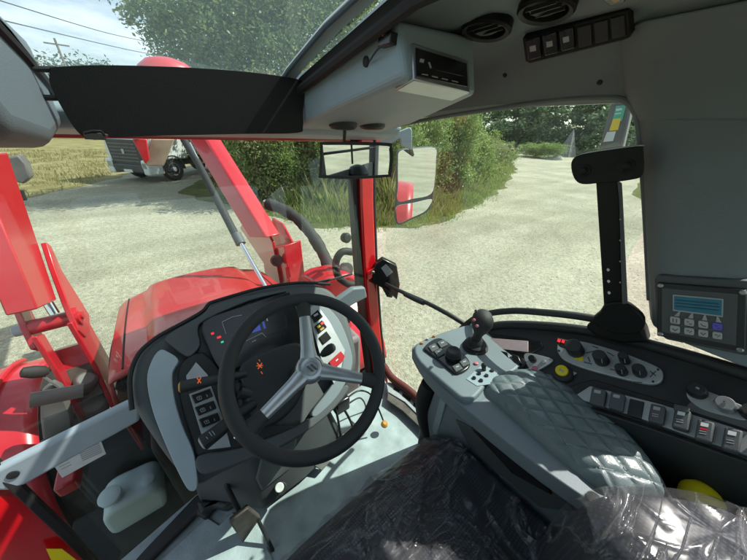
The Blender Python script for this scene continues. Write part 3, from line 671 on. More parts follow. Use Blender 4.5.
MB().lathe(hubc, wn, [(.030,-.03),(.036,-.012),(.037,.004),(.034,.011),(.030,.014),(.029,.012)], 32).build('hub', 'silver', sw)
MB().lathe(hubc, wn, [(.026,.010),(.026,.0150),(.022,.0165),(.005,.017)], 32).build('hub_cap', 'silver', sw)
e1 = hubc+wn*.0173
MB().tube([e1+(wu*math.cos(a)*.017+wv*math.sin(a)*.017) for a in np.linspace(0,2*math.pi,33)[:-1]], .0012, 6, closed=True).build('emblem_ring', 'trim_grey', sw)
b = MB()
for sx in (-.006,.004): b.prism([e1+wu*(sx-.004)+wv*.009, e1+wu*(sx+.001)+wv*.009, e1+wu*(sx+.009)-wv*.009, e1+wu*(sx+.004)-wv*.009], wn*.0012)
b.build('emblem', 'dark_grey', sw)
MB().tube([hubc-wn*.02, hubc-wn*.16], .028, 16).build('steering_shaft', 'black_plastic', sw)

# ---- column foot and pedals
cf = MB().add([P(*q) if False else q for q in []], []) if False else None
b = MB()
top = [P(190,478,y=.66), P(250,455,y=.60), P(298,420,y=.62), P(325,400,y=.70)]
bot = [P(200,502,z=-1.27), P(264,510,z=-1.27), P(306,478,z=-1.27), P(346,440,z=-1.27)]
topb = [p+V((.02,.18,.0)) for p in top]; botb = [p+V((0,.14,0)) for p in bot]
top = [V((p.x,p.y+.02,p.z)) for p in top]
v = top+bot+botb+topb
f = []
for k in range(3): f += [(k,k+1,k+5,k+4),(4+k,5+k,9+k,8+k),(8+k,9+k,13+k,12+k),(12+k,13+k,1+k,k)]
f += [(0,4,8,12),(3,7,11,15)]
MB().add(v, f).build('column_cover', 'dark_grey', T, .012, 3)
FP = Pl.three(top[1], bot[1], bot[2])
MB().prism([FP.at(*q,.004) for q in ((262,455),(292,425),(299,432),(292,468),(262,492),(256,480))], -FP.n*.03).build('column_panel', 'column_grey', T, .008, 3)
kb = MB().lathe(P(281,489,z=-1.17), (-.1,-.6,.8), [(.022,-.03),(.022,0),(.019,.003)], 24).build('round_knob', 'black_plastic', T)
MB().lathe(P(279,487,z=-1.155)+V((0,-.008,.01)), (-.1,-.6,.8), [(.0155,-.003),(.0155,.002),(.013,.0045),(.008,.004)], 24).build('knob_cap', 'label_white', kb)
# clutch pedal (left)
MB().add([P(*q,y=.57) for q in ((229,523),(248,508),(261,518),(243,544))]+[P(*q,y=.57)+V((0,.025,-.018)) for q in ((229,523),(248,508),(261,518),(243,544))], [(0,1,2,3),(7,6,5,4),(0,4,5,1),(1,5,6,2),(2,6,7,3),(3,7,4,0)]).build('clutch_pedal', 'dirty_metal', T, .006, 3)
MB().tube(spline([P(240,512,y=.60),P(232,497,y=.63),P(226,482,y=.66),P(230,470,y=.70)],5), .008, 8).build('pedal_arm', 'black_plastic', T)
MB().tube([P(258,520,y=.56),P(285,575,y=.44)], .006, 8).build('pedal_rod', 'black_plastic', T)
# accelerator pedal
PG = Pl(P(325,445,z=-1.2), (-.1,-.5,.86))
ac = slab('brake_pedal', [(309,456),(340,436),(352,425),(349,418),(356,424),(352,434),(330,452),(314,464)], PG, .0, .012, 'dirty_metal', T, .003)
slab('brake_pedal', [(307,461),(318,455),(330,462),(322,471)], PG, -.02, .012, 'grey_iron', T, .003)
b = MB()
for k in range(5): b.beam(PG.at(315+k*7,455-k*5,.003), PG.at(320+k*7,460-k*5,.003), .006, .006)
b.build('pedal_grip', 'plate_silver', ac)
slab('accelerator_pedal', [(322,458),(336,452),(343,462),(330,474),(324,470)], FL, .05, .012, 'rubber', T, .006) if False else None
# valve block and levers behind the wheel
VB = P(340,402,y=.70)
MB().box(VB+V((-.035,-.03,-.04)), VB+V((.035,.04,.035))).build('lever_block', 'gloss_black', T, .008, 2)
for q0, q1, q2 in (((335,405,.68),(339,425,.66),(342,447,.64)),((342,406,.68),(350,420,.66),(354,432,.65))):
    MB().tube(spline([P(q0[0],q0[1],y=q0[2]),P(q1[0],q1[1],y=q1[2]),P(q2[0],q2[1],y=q2[2])],5), .0055, 8).build('pedal_lever', 'black_plastic', T)
MB().tube(spline([P(345,400,y=.68),P(358,391,y=.68),P(370,394,y=.66),P(378,408,y=.62),P(383,420,y=.60)],6), .004, 8).build('lever_rod', 'black_plastic', T)
MB().tube(spline([P(348,404,y=.72),P(360,398,y=.74),P(366,408,y=.74),P(364,425,y=.74)],6), .004, 8).build('control_cable', 'wire', T)
MB().lathe(P(384,424,y=.60)+V((0,0,-.012)), (0,-.2,1), [(.002,-.004),(.012,0),(.017,.010),(.016,.020),(.008,.027)], 18).build('lever_ball', 'amber', T)

# ---- right side console
CN = Pl.three((.85,.167,-.487), (.85,-.012,-.418), (.69,.048,-.575))
con_px = [(428,365),(455,340),(480,326),(502,321),(545,322),(600,329),(655,342),(745,368),(800,390),(800,475),(747,462),(660,430),(575,402),(540,390),(470,372)]
cons = MB().prism([CN.at(x_, y_, 0) for x_, y_ in con_px], V((.03,.0,-.75))).build('side_console', 'black_plastic', T, .008, 3)
C_ = cons
# raised outer ledge along the window
MB().tube(spline([CN.at(x_, y_, .004) for x_, y_ in ((478,331),(500,325),(545,326),(600,333),(660,348),(750,375),(800,392))],5), .014, 10).build('console_ledge', 'soft_black', C_)
# recess tray with pinkish paper near joystick
tr = slab('document_tray', [(488,333),(520,337),(541,341),(543,347),(530,354),(500,350),(480,345)], CN, .004, .01, 'gloss_black', C_, .002)
tag(slab('paper_slip', [(491,338),(528,341),(528,352),(494,348)], CN, .012, .003, 'paper_pink', C_, .0005))
for k in range(3):
    x0, y0 = 489+k*11, 347+k*3.5
    slab('paddle_switch', [(x0,y0),(x0+7,y0+1.5),(x0+10,y0+9),(x0+3,y0+8)], CN, .02, .02, 'gloss_black', C_, .002)
slab('paddle_surround', [(478,345),(508,348),(528,362),(520,372),(500,362),(484,352)], CN, .006, .01, 'soft_black', C_, .002)
# triangle plate with three buttons
tp = slab('triangle_plate', rnd([(524,358),(528,353),(550,358),(552,362),(540,369),(532,372)],3), CN, .006, .006, 'plate_silver', C_, .001)
knob('small_button', 533,360, CN, .008, .010, .016, 'gloss_black', C_)
knob('small_button', 535,369, CN, .006, .008, .006, 'pink_knob', C_)
knob('small_button', 544,362, CN, .006, .006, .005, 'silver', C_)
# yellow round button
knob('button_collar', 563,374, CN, .004, .024, .008, 'soft_black', C_, .9)
yb = knob('yellow_button', 562,371, CN, .013, .015, .006, 'yellow', C_, .95)
marks('button_icon', CN, .0197, [bar(559,370,564,371,.9),bar(560,368.5,563,373,.9)], 'grey_ink', yb)
slab('warning_triangle', [(570,370),(577,373),(571,377)], CN, .0045, .002, 'plate_silver', C_, .0005)
# knob plate (long rounded)
kp = slab('knob_plate', rnd([(557,347),(562,340),(580,341),(605,347),(635,357),(658,367),(663,374),(660,382),(648,384),(620,378),(590,370),(570,363),(560,356)],5), CN, .010, .010, 'plate_silver', C_, .002)
b = knob('selector_knob', 576,351, CN, .012, .020, .034, 'black_plastic', C_, .95)
MB().prism([CN.at(x_, y_, .036) for x_, y_ in ((556,337),(570,340),(572,350),(558,345))], -CN.n*.014).build('selector_pointer', 'gloss_black', b, .004)
marks('selector_mark', CN, .0366, [bar(557.5,340,560.5,341,3),bar(561.8,341,564.5,341.8,3),bar(566,342.2,569,343,3)], 'red_lamp', b)
for px, py, r, h in ((602,361,.0155,.036),(625,361,.0105,.032),(622,372,.0115,.028),(640,373,.0125,.028)):
    k_ = knob('rotary_knob', px, py, CN, .010, r, h, 'black_plastic', C_, .9)
    marks('knob_line', CN, .010+h+.0006, [bar(px-1-h*150*.1,py-h*280-1,px+1,py-h*280+2.4,.8)] if False else [bar(px-.5,py-2,px+.2,py+2,.6)], 'grey_ink', k_)
marks('plate_icons', CN, .0108, [bar(575,357,583,359,4.5)], 'yellow', kp)
marks('plate_print', CN, .0108, [bar(586,353,594,351,1),bar(584,362,592,364,1.2),bar(588,357,590,362,1.5),bar(607,352,614,356,1),bar(610,369,618,371,1),bar(633,382,642,382.5,.8),bar(650,371,656,376,1),bar(656,371,650,377,1),bar(592,346,598,348,1)], 'dark_grey', kp)
marks('screw', CN, .0108, [bar(558,350,560,351.5,2),bar(657,369,659,370,2),bar(652,381,654,382,2)], 'rubber', kp)
# tray lip line
slab('console_recess', rnd([(570,386),(590,380),(600,381),(660,399),(720,415),(800,442),(800,470),(747,455),(660,430),(600,408),(572,397)],2), CN, .002, .02, 'soft_black', C_, .003)
# long rocker strip
rs = slab('rocker_strip', [(573,397),(590,386),(660,404),(747,432),(800,450),(800,472),(747,455),(690,436),(640,418)], CN, .008, .01, 'plate_silver', C_, .001)
for k, (x0, y0, s_) in enumerate(((592,388,1),(611,392.5,1),(630,400,1.0),(651,404.5,1.05),(675,409,1.15),(698,420,1.2),(725,428,1.3),(757,438,1.4))):
    w, h = 14.2*s_, 17.5*s_; y0 -= 1.5
    q = [(x0,y0),(x0+w,y0+w*.24),(x0+w-3*s_,y0+h+w*.2),(x0-3.2*s_,y0+h-w*.08)]
    if k == 2: slab('blank_plate', q, CN, .011, .006, 'black_plastic', C_, .001); continue
    r_ = slab('rocker_switch', q, CN, .026, .018, 'dark_grey', C_, .003, 3)
    ic = marks('switch_icon', CN, .0266, [[(x0+2.5*s_,y0+3*s_),(x0+9*s_,y0+4.4*s_),(x0+8.4*s_,y0+7.4*s_),(x0+1.9*s_,y0+6*s_)]], 'white_ink' if k >= 4 else 'grey_ink', r_)
    if k >= 3: marks('switch_print', CN, .0266, [bar(x0+1.0*s_,y0+10*s_+j*2*s_,x0+7*s_,y0+11.2*s_+j*2*s_,.7) for j in range(2)], 'red_ink' if False else 'grey_ink', r_)
    if k == 5: marks('switch_mark', CN, .0267, [bar(x0+1.6*s_,y0+8*s_,x0+7.6*s_,y0+9.4*s_,1.8)], 'red_ink', r_)
    if k == 4: slab('switch_lock', [(x0-1,y0-4),(x0+15,y0),(x0+14,y0+5),(x0-1.6,y0+2)], CN, .030, .006, 'dark_grey', r_, .001)
# grained strip + far knob plate
slab('grained_strip', [(690,402),(747,420),(800,438),(800,446),(747,429),(684,409)], CN, .006, .004, 'grey_iron', C_, .001)
kp2 = slab('knob_plate', rnd([(687,396),(690,388),(704,390),(725,398),(745,407),(752,414),(745,420),(725,416),(700,408)],4), CN, .009, .006, 'plate_silver', C_, .001)
for px, py, r in ((697,392,.015),(725,406,.015),(752,414,.015)): 
    k_ = knob('rotary_knob', px, py, CN, .010, r, .018, 'black_plastic' if px != 725 else 'silver', C_, .85)
    MB().tube([CN.at(px,py-3,.030), CN.at(px+1,py-4.5,.0305)], .003, 6).build('knob_tip', 'silver', k_)
# inner face of the console (faces the seat)
slab('console_side', [(470,374),(540,392),(575,404),(660,432),(747,463),(800,482),(800,560),(650,560),(560,480)], Pl.three(CN.at(470,374),CN.at(747,463),CN.at(747,463)+V((.01,0,-.5))), .004, .01, 'black_plastic', C_, .002)
# yellow knob lever beside the seat
MB().lathe(P(697,500,z=-.60), (-.3,-.2,1), [(.010,-.03),(.024,-.012),(.032,.006),(.030,.020),(.020,.030),(.008,.034)], 24).build('yellow_lever_knob', 'yellow', T)
# sill end: red fender patch and dark bits outside are the rear fender
# ---- grab bars
GB = .835
MB().tube(spline([P(386,284,x=GB),P(400,291,x=GB-.02),P(425,302,x=GB-.03),P(448,314,x=GB-.03),P(466,325,x=GB-.01)],6), .0095, 10).build('door_handle_bar', 'black_plastic', T)
MB().tube(spline([P(405,294,x=GB-.028),P(415,299,x=GB-.034),P(424,303,x=GB-.034)],6), .012, 10).build('bar_sleeve', 'black_plastic', T)
MB().tube(spline([P(450,342,x=GB-.01),P(462,328,x=GB-.03),P(480,316,x=GB-.04),P(510,311,x=GB-.05),P(550,313,x=GB-.05),P(590,318,x=GB-.03),P(625,326,x=GB-.02)],6), .0105, 10).build('grab_bar', 'black_plastic', T)
# door latch at the sill
b = MB(); b.prism([P(*q,x=.85) for q in ((590,322),(600,312),(615,306),(632,309),(648,322),(652,337),(625,338),(600,331))], (-.04,0,0)); 
b.build('door_latch', 'flat_black', T, .008, 3)
slab('latch_tag', [(593,327),(601,331),(620,337),(604,338)], Pl((.83,0,0),(-1,0,0)), .0, .003, 'red_paint', T, .0005)

# ---- rear of the cab (behind the camera, seen in the mirrors)
MB().box((CX-.70,-.66,-1.30),(CX+.70,-.62,-.45)).build('rear_panel', 'dark_grey', T, .01)
for sx in (-1,1): strip('rear_pillar', [(CX+sx*.69,-.62,.15),(CX+sx*.70,-.64,-.5),(CX+sx*.70,-.62,-1.3)], .08,.06,'dark_grey')
MB().box((CX-.66,-.645,-.45),(CX+.66,-.64,.13)).build('rear_window', 'window_glass', T)
MB().box((CX-.72,-.62,-1.30),(CX-.69,.30,-.55)).build('door_lower_panel', 'dark_grey', T, .005)
strip('door_pillar', [(CX-.70,.10,.10),(CX-.70,.05,-.4),(CX-.70,.05,-1.3)], .05,.09,'dark_grey')
MB().box((CX-.705,-.6,-.55),(CX-.70,1.0,.10)).build('left_door_glass', 'window_glass', T)
# rear fenders and wheels
for sx, xo in ((1,.90),(-1,-.62)):
    v, f = grid(lambda u, w: V((xo+sx*.50*u, -.85+.86*math.cos(R(10+165*w)), -1.55+.98*math.sin(R(10+165*w))-.03*u*u)), 7, 25)
    o = MB().add(v, f).build('rear_fender', 'red_paint', T); thicken(o, .02)
    w = MB().lathe((xo+sx*.02,-.85,-1.62), (sx,0,0), [(.45,.02),(.74,.0),(.82,.05),(.83,.25),(.82,.42),(.74,.47),(.45,.45)], 48).build('rear_wheel', 'tyre', T)
    MB().lathe((xo+sx*.10,-.85,-1.62), (sx,0,0), [(.06,.1),(.42,.12),(.45,.3),(.40,.33),(.2,.2),(.05,.2)], 32).build('wheel_rim', 'silver', w)
for za, zb in ((-.04,-.07),(-.20,-.22)):
    MB().tube([(-.53,-.60,za),(-.535,-.30,za-.01),(-.54,.02,zb)], .011, 8).build('mirror_dark_bar', 'black_plastic', T)  # dark bars added only to show in the interior mirror
MB().tube([(-.535,-.28,.02),(-.53,-.30,-.32)], .009, 8).build('rear_wiper', 'black_plastic', T)
MB().lathe((-.52,-.36,-.40), (0,0,1), [(.09,-.05),(.10,0),(.07,.05),(.02,.07)], 20).build('mirror_dark_blob', 'black_plastic', T)  # dark blob added for the interior mirror to reflect, no lamp
MB().prism([(-.56,-.60,-.33),(-.56,.05,-.40),(-.56,.05,-.56),(-.56,-.60,-.56)], (.02,0,0)).build('rear_window_sill', 'dark_grey', T)
# front wheels and mudguards
for sx, xc in ((-1,-1.02),(1,1.04)):
    w = MB().lathe((xc-.20,1.98,-1.90), (1,0,0), [(.30,.02),(.50,.0),(.545,.05),(.55,.2),(.545,.35),(.50,.40),(.30,.38)], 40).build('front_wheel', 'tyre', T)
    b = MB()
    for k in range(18):
        a = 2*math.pi*k/18; c = V((xc-.06,1.98+.55*math.cos(a),-1.90+.55*math.sin(a))); d2 = V((0,math.cos(a),math.sin(a)))
        b.beam(c+V((-.10,0,0))+V((0,-math.sin(a),math.cos(a)))*.04, c+V((.13,0,0))-V((0,-math.sin(a),math.cos(a)))*.03, .035, .05, d2)
    b.build('tread_lugs', 'tyre', w)
    v, f = grid(lambda u, q: V((xc-.23+.46*u, 1.98+.63*math.cos(R(20+150*q)), -1.92+.64*math.sin(R(20+150*q))+.03*math.sin(u*math.pi))), 9, 21)
    o = MB().add(v, f).build('front_fender', 'red_paint', T); thicken(o, .012)
MB().box((-.30,1.85,-2.0),(.55,2.1,-1.8)).build('front_axle', 'grey_iron', T, .03)
MB().tube([(-.84,1.98,-1.9),(.86,1.98,-1.9)], .09, 12).build('axle_tube', 'grey_iron', T)
# raised ribs on the left mudguard
FN = (-1.02,1.98,-1.90)
for k in range(3):
    xx = -1.02-.14+.11*k
    MB().tube([V((xx,1.98+.645*math.cos(R(a)),-1.92+.645*math.sin(R(a))+.035)) for a in range(60,166,7)], .014, 8).build('fender_rib', 'red_paint', T)
# grey guard between fender and loader
MB().prism([P(*q,y=1.5) for q in ((40,395),(52,385),(62,390),(72,415),(74,440),(44,450),(40,420))], (0,.05,0)).build('fender_bracket', 'grey_iron', T, .01)
ind = MB().lathe(P(33,372,y=1.5), (.5,.1,-.35), [(.006,-.035),(.020,-.03),(.026,0),(.024,.03),(.012,.045)], 16, ell=.6).build('marker_lamp', 'rubber', T)
MB().tube([P(43,376,y=1.5),P(60,388,y=1.5)], .005, 8).build('lamp_stalk', 'silver', ind)
for q, r in (((92,404),.07),((72,410),.05),((86,380),.045)):
    MB().lathe(P(*q,y=1.62), (.3,-.4,.8), [(r,-.10),(r,0),(r*.7,.02)], 18).build('hydraulic_coupler', 'grey_iron', T, .004)
# exterior mirror (right)
MX = 1.32
MPl = Pl(P(415,175,x=MX), (-.37,-.93,.0))
em = slab('exterior_mirror', rnd([(399.4,150.4),(416,147.6),(436,147.6),(437,160),(436,178),(432,204),(426,213),(412,219.5),(398.4,225),(395.6,214),(397.2,185),(397.2,161)],4), MPl, -.004, .03, 'dark_grey', T, .006, 3)
slab('mirror_pane', rnd([(400,151),(416,148.5),(435,148.5),(436,160),(435,178),(431,194),(412,199),(398,201),(398,185),(398,162)],4), MPl, .0, .003, 'mirror_glass', em, .001)
slab('wide_angle_pane', rnd([(397,206),(412,203),(431,199),(430,205),(424,212),(411,218),(399,223),(396.5,215)],4), MPl, .0, .003, 'mirror_glass', em, .001)
MB().prism([P(*q,x=.90) for q in ((381,141),(384,137),(408,125),(412,127),(412,146),(408,150),(404,136),(386,146))], (.03,0,0)).build('mirror_arm_cover', 'rail_grey', em, .003) if False else None
b = MB(); b.tube([V((.84,1.02,.02)), P(392,136,x=1.0), P(408,140,x=1.15), P(414,160,x=1.36)], .012, 8); b.build('mirror_arm', 'black_plastic', em)
slab('work_lamp', [(377,144),(380,139),(410,127),(412,130),(412,150),(402,146),(400,138),(386,147)], Pl((1.0,1.1,0),(-.5,-.8,0)), 0, .03, 'rail_grey', T, .003)
# back of a round red lamp/fender reflection is the real mirror's job
# interior mirror
IMP = Pl(P(356,160,y=.86), (-.62,-.78,-.02))
im = slab('rear_view_mirror', rnd([(320,145),(323,142),(356,142),(389,143),(392,146),(393,160),(391,175),(388,177),(355,179),(322,178),(319,175),(320,160)],3), IMP, 0, .016, 'black_plastic', T, .004, 3)
slab('mirror_pane', rnd([(323,146),(325,145),(356,145),(387,146),(389,149),(389.5,160),(388,173),(386,174.5),(355,176),(325,175),(322.5,172),(323,160)],3), IMP, .0012, .002, 'mirror_glass', im, .0005)
MB().tube([P(348,131,y=.86)+V((0,.02,0)), P(349,143,y=.86)+V((.0,.03,0))], .006, 8).build('mirror_stem', 'black_plastic', im)
for px in (343,372):
    MB().lathe(P(px,128,y=.86), (0,0,-1), [(.045,-.025),(.045,-.004),(.038,.003),(.02,.006)], 24).build('mirror_mount', 'black_plastic', T)
# wiper
b = MB(); b.tube([P(295,288,y=.98),P(322,282,y=1.0),P(352,274,y=1.02)], .005, 8); b.tube([P(300,285,y=.985),P(330,279,y=1.0)], .0035, 6)
b.build('wiper', 'rubber', T)
# headlamp guard ring and lamp seen beside the pillar
b = MB(); b.tube(spline([P(352,252,y=1.25),P(342,252,y=1.25),P(336,262,y=1.25),P(338,276,y=1.25),P(348,284,y=1.25),P(356,284,y=1.25)],6), .022, 10)
b.build('exhaust_guard', 'rubber', T)
MB().lathe(P(347,238,y=1.35), (0,-1,.2), [(.03,-.03),(.032,0),(.02,.01)], 16).build('side_lamp', 'rubber', T)
MB().lathe(P(347,270,y=1.4), (0,-1,.2), [(.045,-.04),(.05,0),(.03,.01)], 16).build('work_light', 'grey_iron', T)
# hose fittings through the glass right of the dash (pumps)
for q, r in (((335,330),.03),((340,345),.025),((345,320),.03),((338,318),.02)):
    MB().lathe(P(*q,y=1.12), (.3,-.8,.3), [(r,-.05),(r,0),(r*.6,.012),(r*.55,.03)], 14).build('hydraulic_fitting', 'dirty_metal', T)
MB().lathe(P(348,325,y=1.15), (.3,-.8,.3), [(.03,-.05),(.03,0),(.02,.012)], 14).build('hydraulic_cap', 'red_paint', T)
MB().prism([P(*q,y=1.3) for q in ((318,286),(330,278),(350,273),(372,283),(372,300),(330,300))], (0,.3,-.05)).build('loader_mount_cover', 'red_paint', T, .03, 3)
MB().box((.50,1.10,-1.9),(.80,1.5,-1.15)).build('hydraulic_tank', 'grey_iron', T, .03)
# slanted grey bar with stickers beyond the window
SB = Pl((1.5,0,0), (-1,-.1,0))
bar_ = slab('sticker_post', [(612,98),(634,98),(622,150),(598,152)], SB, 0, .06, 'grey_iron', T, .008)
slab('sticker', [(616,106),(626,105),(622,121),(612,122)], SB, .003, .001, 'label_green', bar_, .0003)
slab('sticker', [(613,119),(621,118),(618,130),(609,131)], SB, .0035, .001, 'label_yellow', bar_, .0003)
slab('sticker', [(607,132),(616,131),(613,141),(603,142)], SB, .003, .001, 'label_white', bar_, .0003)
marks('sticker_print', SB, .004, [bar(616,110,622,109,2),bar(615,114,621,113,1)], 'label_white', bar_)

# screws in the ceiling lining and the pillar cover
for q in ((505,75),(600,82),(470,48)):
    MB().lathe(SP.at(*q,.004), SP.n, [(.0055,0),(.0055,.0015),(.003,.002)], 12).build('trim_screw', 'flat_black', T)
# ================================================================== CONTROL BOX on the pillar
cb = empty('control_box', 'dark grey control box with blue screen and eight keys on the right pillar', 'control box')
BX = Pl.three(P(657,283,x=.795), P(747,290,x=.795), P(657,345,x=.79))
slab('box_body', rnd([(652,275),(700,276),(752,279),(756,320),(752,360),(700,352),(662,345),(652,330)],3) if False else [(653,278),(660,275),(756,281),(756,352),(748,357),(665,340),(656,330)], BX, .0, .06, 'dark_grey', cb, .012, 4)
face = slab('box_face', [(657,283),(747,290),(745,353),(657,336)], BX, .010, .012, 'black_plastic', cb, .002)
slab('inner_panel', [(661.5,288),(738,294),(736,346),(661.5,332)], BX, .0115, .004, 'dark_grey', face, .001)
scf = slab('screen_frame', [(672.5,294.5),(723.5,299),(723,317.5),(672.5,311)], BX, .013, .002, 'grey_ink', cb, .001)
slab('screen', [(674,296),(722,300.3),(721.5,315.8),(674,309.7)], BX, .0138, .002, 'lcd', scf, .0005)
marks('screen_text', BX, .0142, [bar(676,300,719,304,.9),bar(676,303,719,307,.9),bar(676,306,719,310.3,.9)], 'lcd_line', scf)
for r_ in range(2):
    for c_ in range(4):
        x0 = 670+c_*14.1; y0 = 316.5+r_*8.9+c_*2.1
        k_ = slab('key', rnd([(x0,y0+1),(x0+1,y0),(x0+9,y0+1.2),(x0+10,y0+2.4),(x0+10,y0+7),(x0+9,y0+8),(x0+1,y0+6.8),(x0,y0+5.6)],1), BX, .0145, .003, 'blue_key' if (r_, c_) == (0,3) else 'key_grey', cb, .0006)
        marks('key_icon', BX, .0150, [bar(x0+3,y0+2,x0+3,y0+6,.9),bar(x0+6.5,y0+2.6,x0+6.5,y0+6.4,.9)] if c_ == 0 and r_ == 0 else [bar(x0+2.5,y0+3,x0+5,y0+(3.5 if c_%2 else 5.6),.8),bar(x0+5,y0+5.4,x0+7.8,y0+(3.6 if r_ else 5.8),.8)], 'dark_grey', k_)
marks('pointer', BX, .0130, [[(674+c_*13.9,316+c_*2),(679+c_*12.6,311.5+c_*1.7),(680.5+c_*12.6,311.7+c_*1.7),(679+c_*14.2,316.5+c_*2.1)] for c_ in range(4)], 'grey_ink', cb)
for q in ((660.5,285.5),(743,292.5),(660.5,334),(740,350)):
    MB().lathe(BX.at(*q,.010), BX.n, [(.0045,0),(.0045,.0015),(.003,.003)], 12).build('screw', 'silver', cb)

# ================================================================== bracket with pivot plate at the right window
mb = empty('monitor_bracket', 'black steel arm with holes and rounded head plate beside right window', 'bracket')
BK = Pl((.80,0,0), (-1,-.15,0))
slab('head_plate', rnd([(571,165),(575,157),(588,153),(615,149),(640,146),(643,150),(643,174),(630,180),(600,183),(582,184),(574,178)],4), BK, .012, .014, 'flat_black', mb, .004, 3)
slab('head_rim', rnd([(576,156),(588,151.5),(615,147.5),(641,144.5),(642,146.5),(615,150),(590,154)],3), BK, .006, .016, 'silver', mb, .002)
for q in ((583,171),(626,166)):
    MB().lathe(BK.at(*q,.012), BK.n, [(.014,0),(.014,.003),(.008,.004),(.008,.012),(.006,.013)], 18).build('bolt', 'flat_black', mb)
slab('arm_plate', [(596,182),(617,181),(619,200),(622,304),(604,306)], BK, .004, .006, 'flat_black', mb, .001)
slab('arm_flange', [(617,181),(621,184),(622,200),(627,304),(622,304),(619,200)], BK, .014, .02, 'dark_grey', mb, .001)
marks('arm_hole', BK, .0048, [rnd([(606.5,269.5),(608,268.3),(609.8,270),(608,271.5)],2),rnd([(607,281),(608.5,279.8),(610.3,281.5),(608.5,283)],2),rnd([(607.5,292.5),(609,291.3),(610.8,293),(609,294.5)],2)], 'label_white', mb)
marks('flange_holes', BK, .0148, [bar(619.5,219+k*21,620.8,220+k*21,1.2) for k in range(4)], 'grey_ink', mb)
slab('foot_plate', rnd([(592,322),(600,312),(606,304),(622,302),(634,308),(645,320),(640,333),(615,334)],3), BK, .010, .02, 'flat_black', mb, .004)

# ================================================================== ball mount on front pillar
bmn = empty('camera_mount', 'small black box clamped with chrome bolt to the red pillar', 'mount')
BM = Pl(V(pts[2])+V((.03,-.07,-.02)), (-.55,-.83,.1))
slab('mount_box', [(375,265),(383,259),(397,266),(400,285),(397,300),(386,290),(372,283)], BM, .01, .05, 'gloss_black', bmn, .004, 2)
slab('mount_window', [(381,268),(386,264),(393,272),(387,277)], BM, .0108, .002, 'plate_silver', bmn, .0008)
slab('mount_plate', [(386,284),(395,290),(392,298),(387,297),(382,288)], BM, .004, .01, 'black_plastic', bmn, .002)
MB().lathe(BM.at(373,272,.014), BM.n, [(.010,0),(.010,.006),(.006,.010)], 6).build('bolt', 'chrome', bmn)
MB().lathe(BM.at(388,294,.006), BM.n, [(.005,0),(.005,.004)], 6).build('bolt', 'chrome', bmn)

# ================================================================== SEAT
seat = empty('driver_seat', 'dark grey cloth driver seat with quilted right armrest', 'seat')
def folds(p, s0=0):
    h = 0
    for k, (th, fr_, am) in enumerate(((.35,13,1.0),(1.2,17,.7),(2.2,15,.8),(.8,34,.35),(2.7,30,.35))):
        q = V((p.x*5+s0, p.y*5, p.z*5+k*7.1)); t = th+.9*noise.noise(q)
        c = (p.x*math.cos(t)+(p.y+.6*p.z)*math.sin(t))*fr_+1.6*noise.noise(V((p.x*7, p.y*7, p.z*7+k*3.3+s0)))
        r = 1-abs(math.sin(c*1.57)); m = max(0, noise.noise(V((p.x*9+k, p.y*9-s0, p.z*9+k*1.7)))+.18)
        h += am*r**5*min(1, m*3)
    return h
def seat_top(u, v):
    # u: left to right, v: front to back
    x = -.06+.635*u; y = .315-.56*v
    a = 2*u-1; k = min(1, v/.22)
    z = -.832+.030*abs(a)**3.0+.012*math.sin(v*2.2)
    z -= .09*(1-k)**2.2
    z -= .10*max(0, abs(a)-.80)**1.5/.0894*.9
    y += -.03*abs(a)**4*(1-v)
    return V((x, y, z))
def cushion(off=0, wr=0, grow=0):
    nu, nv = (57, 49) if not wr else (190, 170)
    def fn(u, v):
        uu = -.0+u*1.0
        p = seat_top(uu, v); p = p+V((0,0,off))
        if wr:
            p = p+V((0,0,wr*(.6*noise.noise(V((p.x*9, p.y*9+3, .3)))+1.0*folds(p))))
        return p
    v, f = grid(fn, nu, nv)
    # skirt
    k = len(v); rim = [i for i in range(nu)]+[j*nu+nu-1 for j in range(1, nv)]+[(nv-1)*nu+i for i in range(nu-2, -1, -1)]+[j*nu for j in range(nv-2, 0, -1)]
    c = V((.25,.02,0))
    sk = []
    for st in (1,2,3,4):
        for i in rim:
            p = v[i]; d = V((p.x-c.x, p.y-c.y, 0)); d.normalize()
            w_ = wr*1.5*noise.noise(V((p.x*20, p.y*20, st*1.3))) if wr else 0
            sk.append(p+d*((.012,.020,.020,.008)[st-1]+grow+w_)+V((0,0,(-.018,-.05,-.09,-.13)[st-1])))
    n = len(rim); f2 = []
    for st in range(4):
        for i in range(n):
            a_ = rim[i] if st == 0 else k+(st-1)*n+i; b_ = rim[(i+1)%n] if st == 0 else k+(st-1)*n+(i+1)%n
            f2.append((a_, b_, k+st*n+(i+1)%n, k+st*n+i))
    return v+sk, f+f2
v, f = cushion(); MB().add(v, f).build('cushion', 'seat_fabric', seat)
# seams on cushion
for x_ in (.05,.40):
    MB().tube([seat_top((x_+.06)/.635, t)+V((0,0,.001)) for t in np.linspace(.08,1,24)], .003, 6).build('seam', 'rubber', seat)
MB().box((.0,-.2,-1.28),(.44,.22,-1.0)).build('suspension', 'black_plastic', seat, .03, 3)
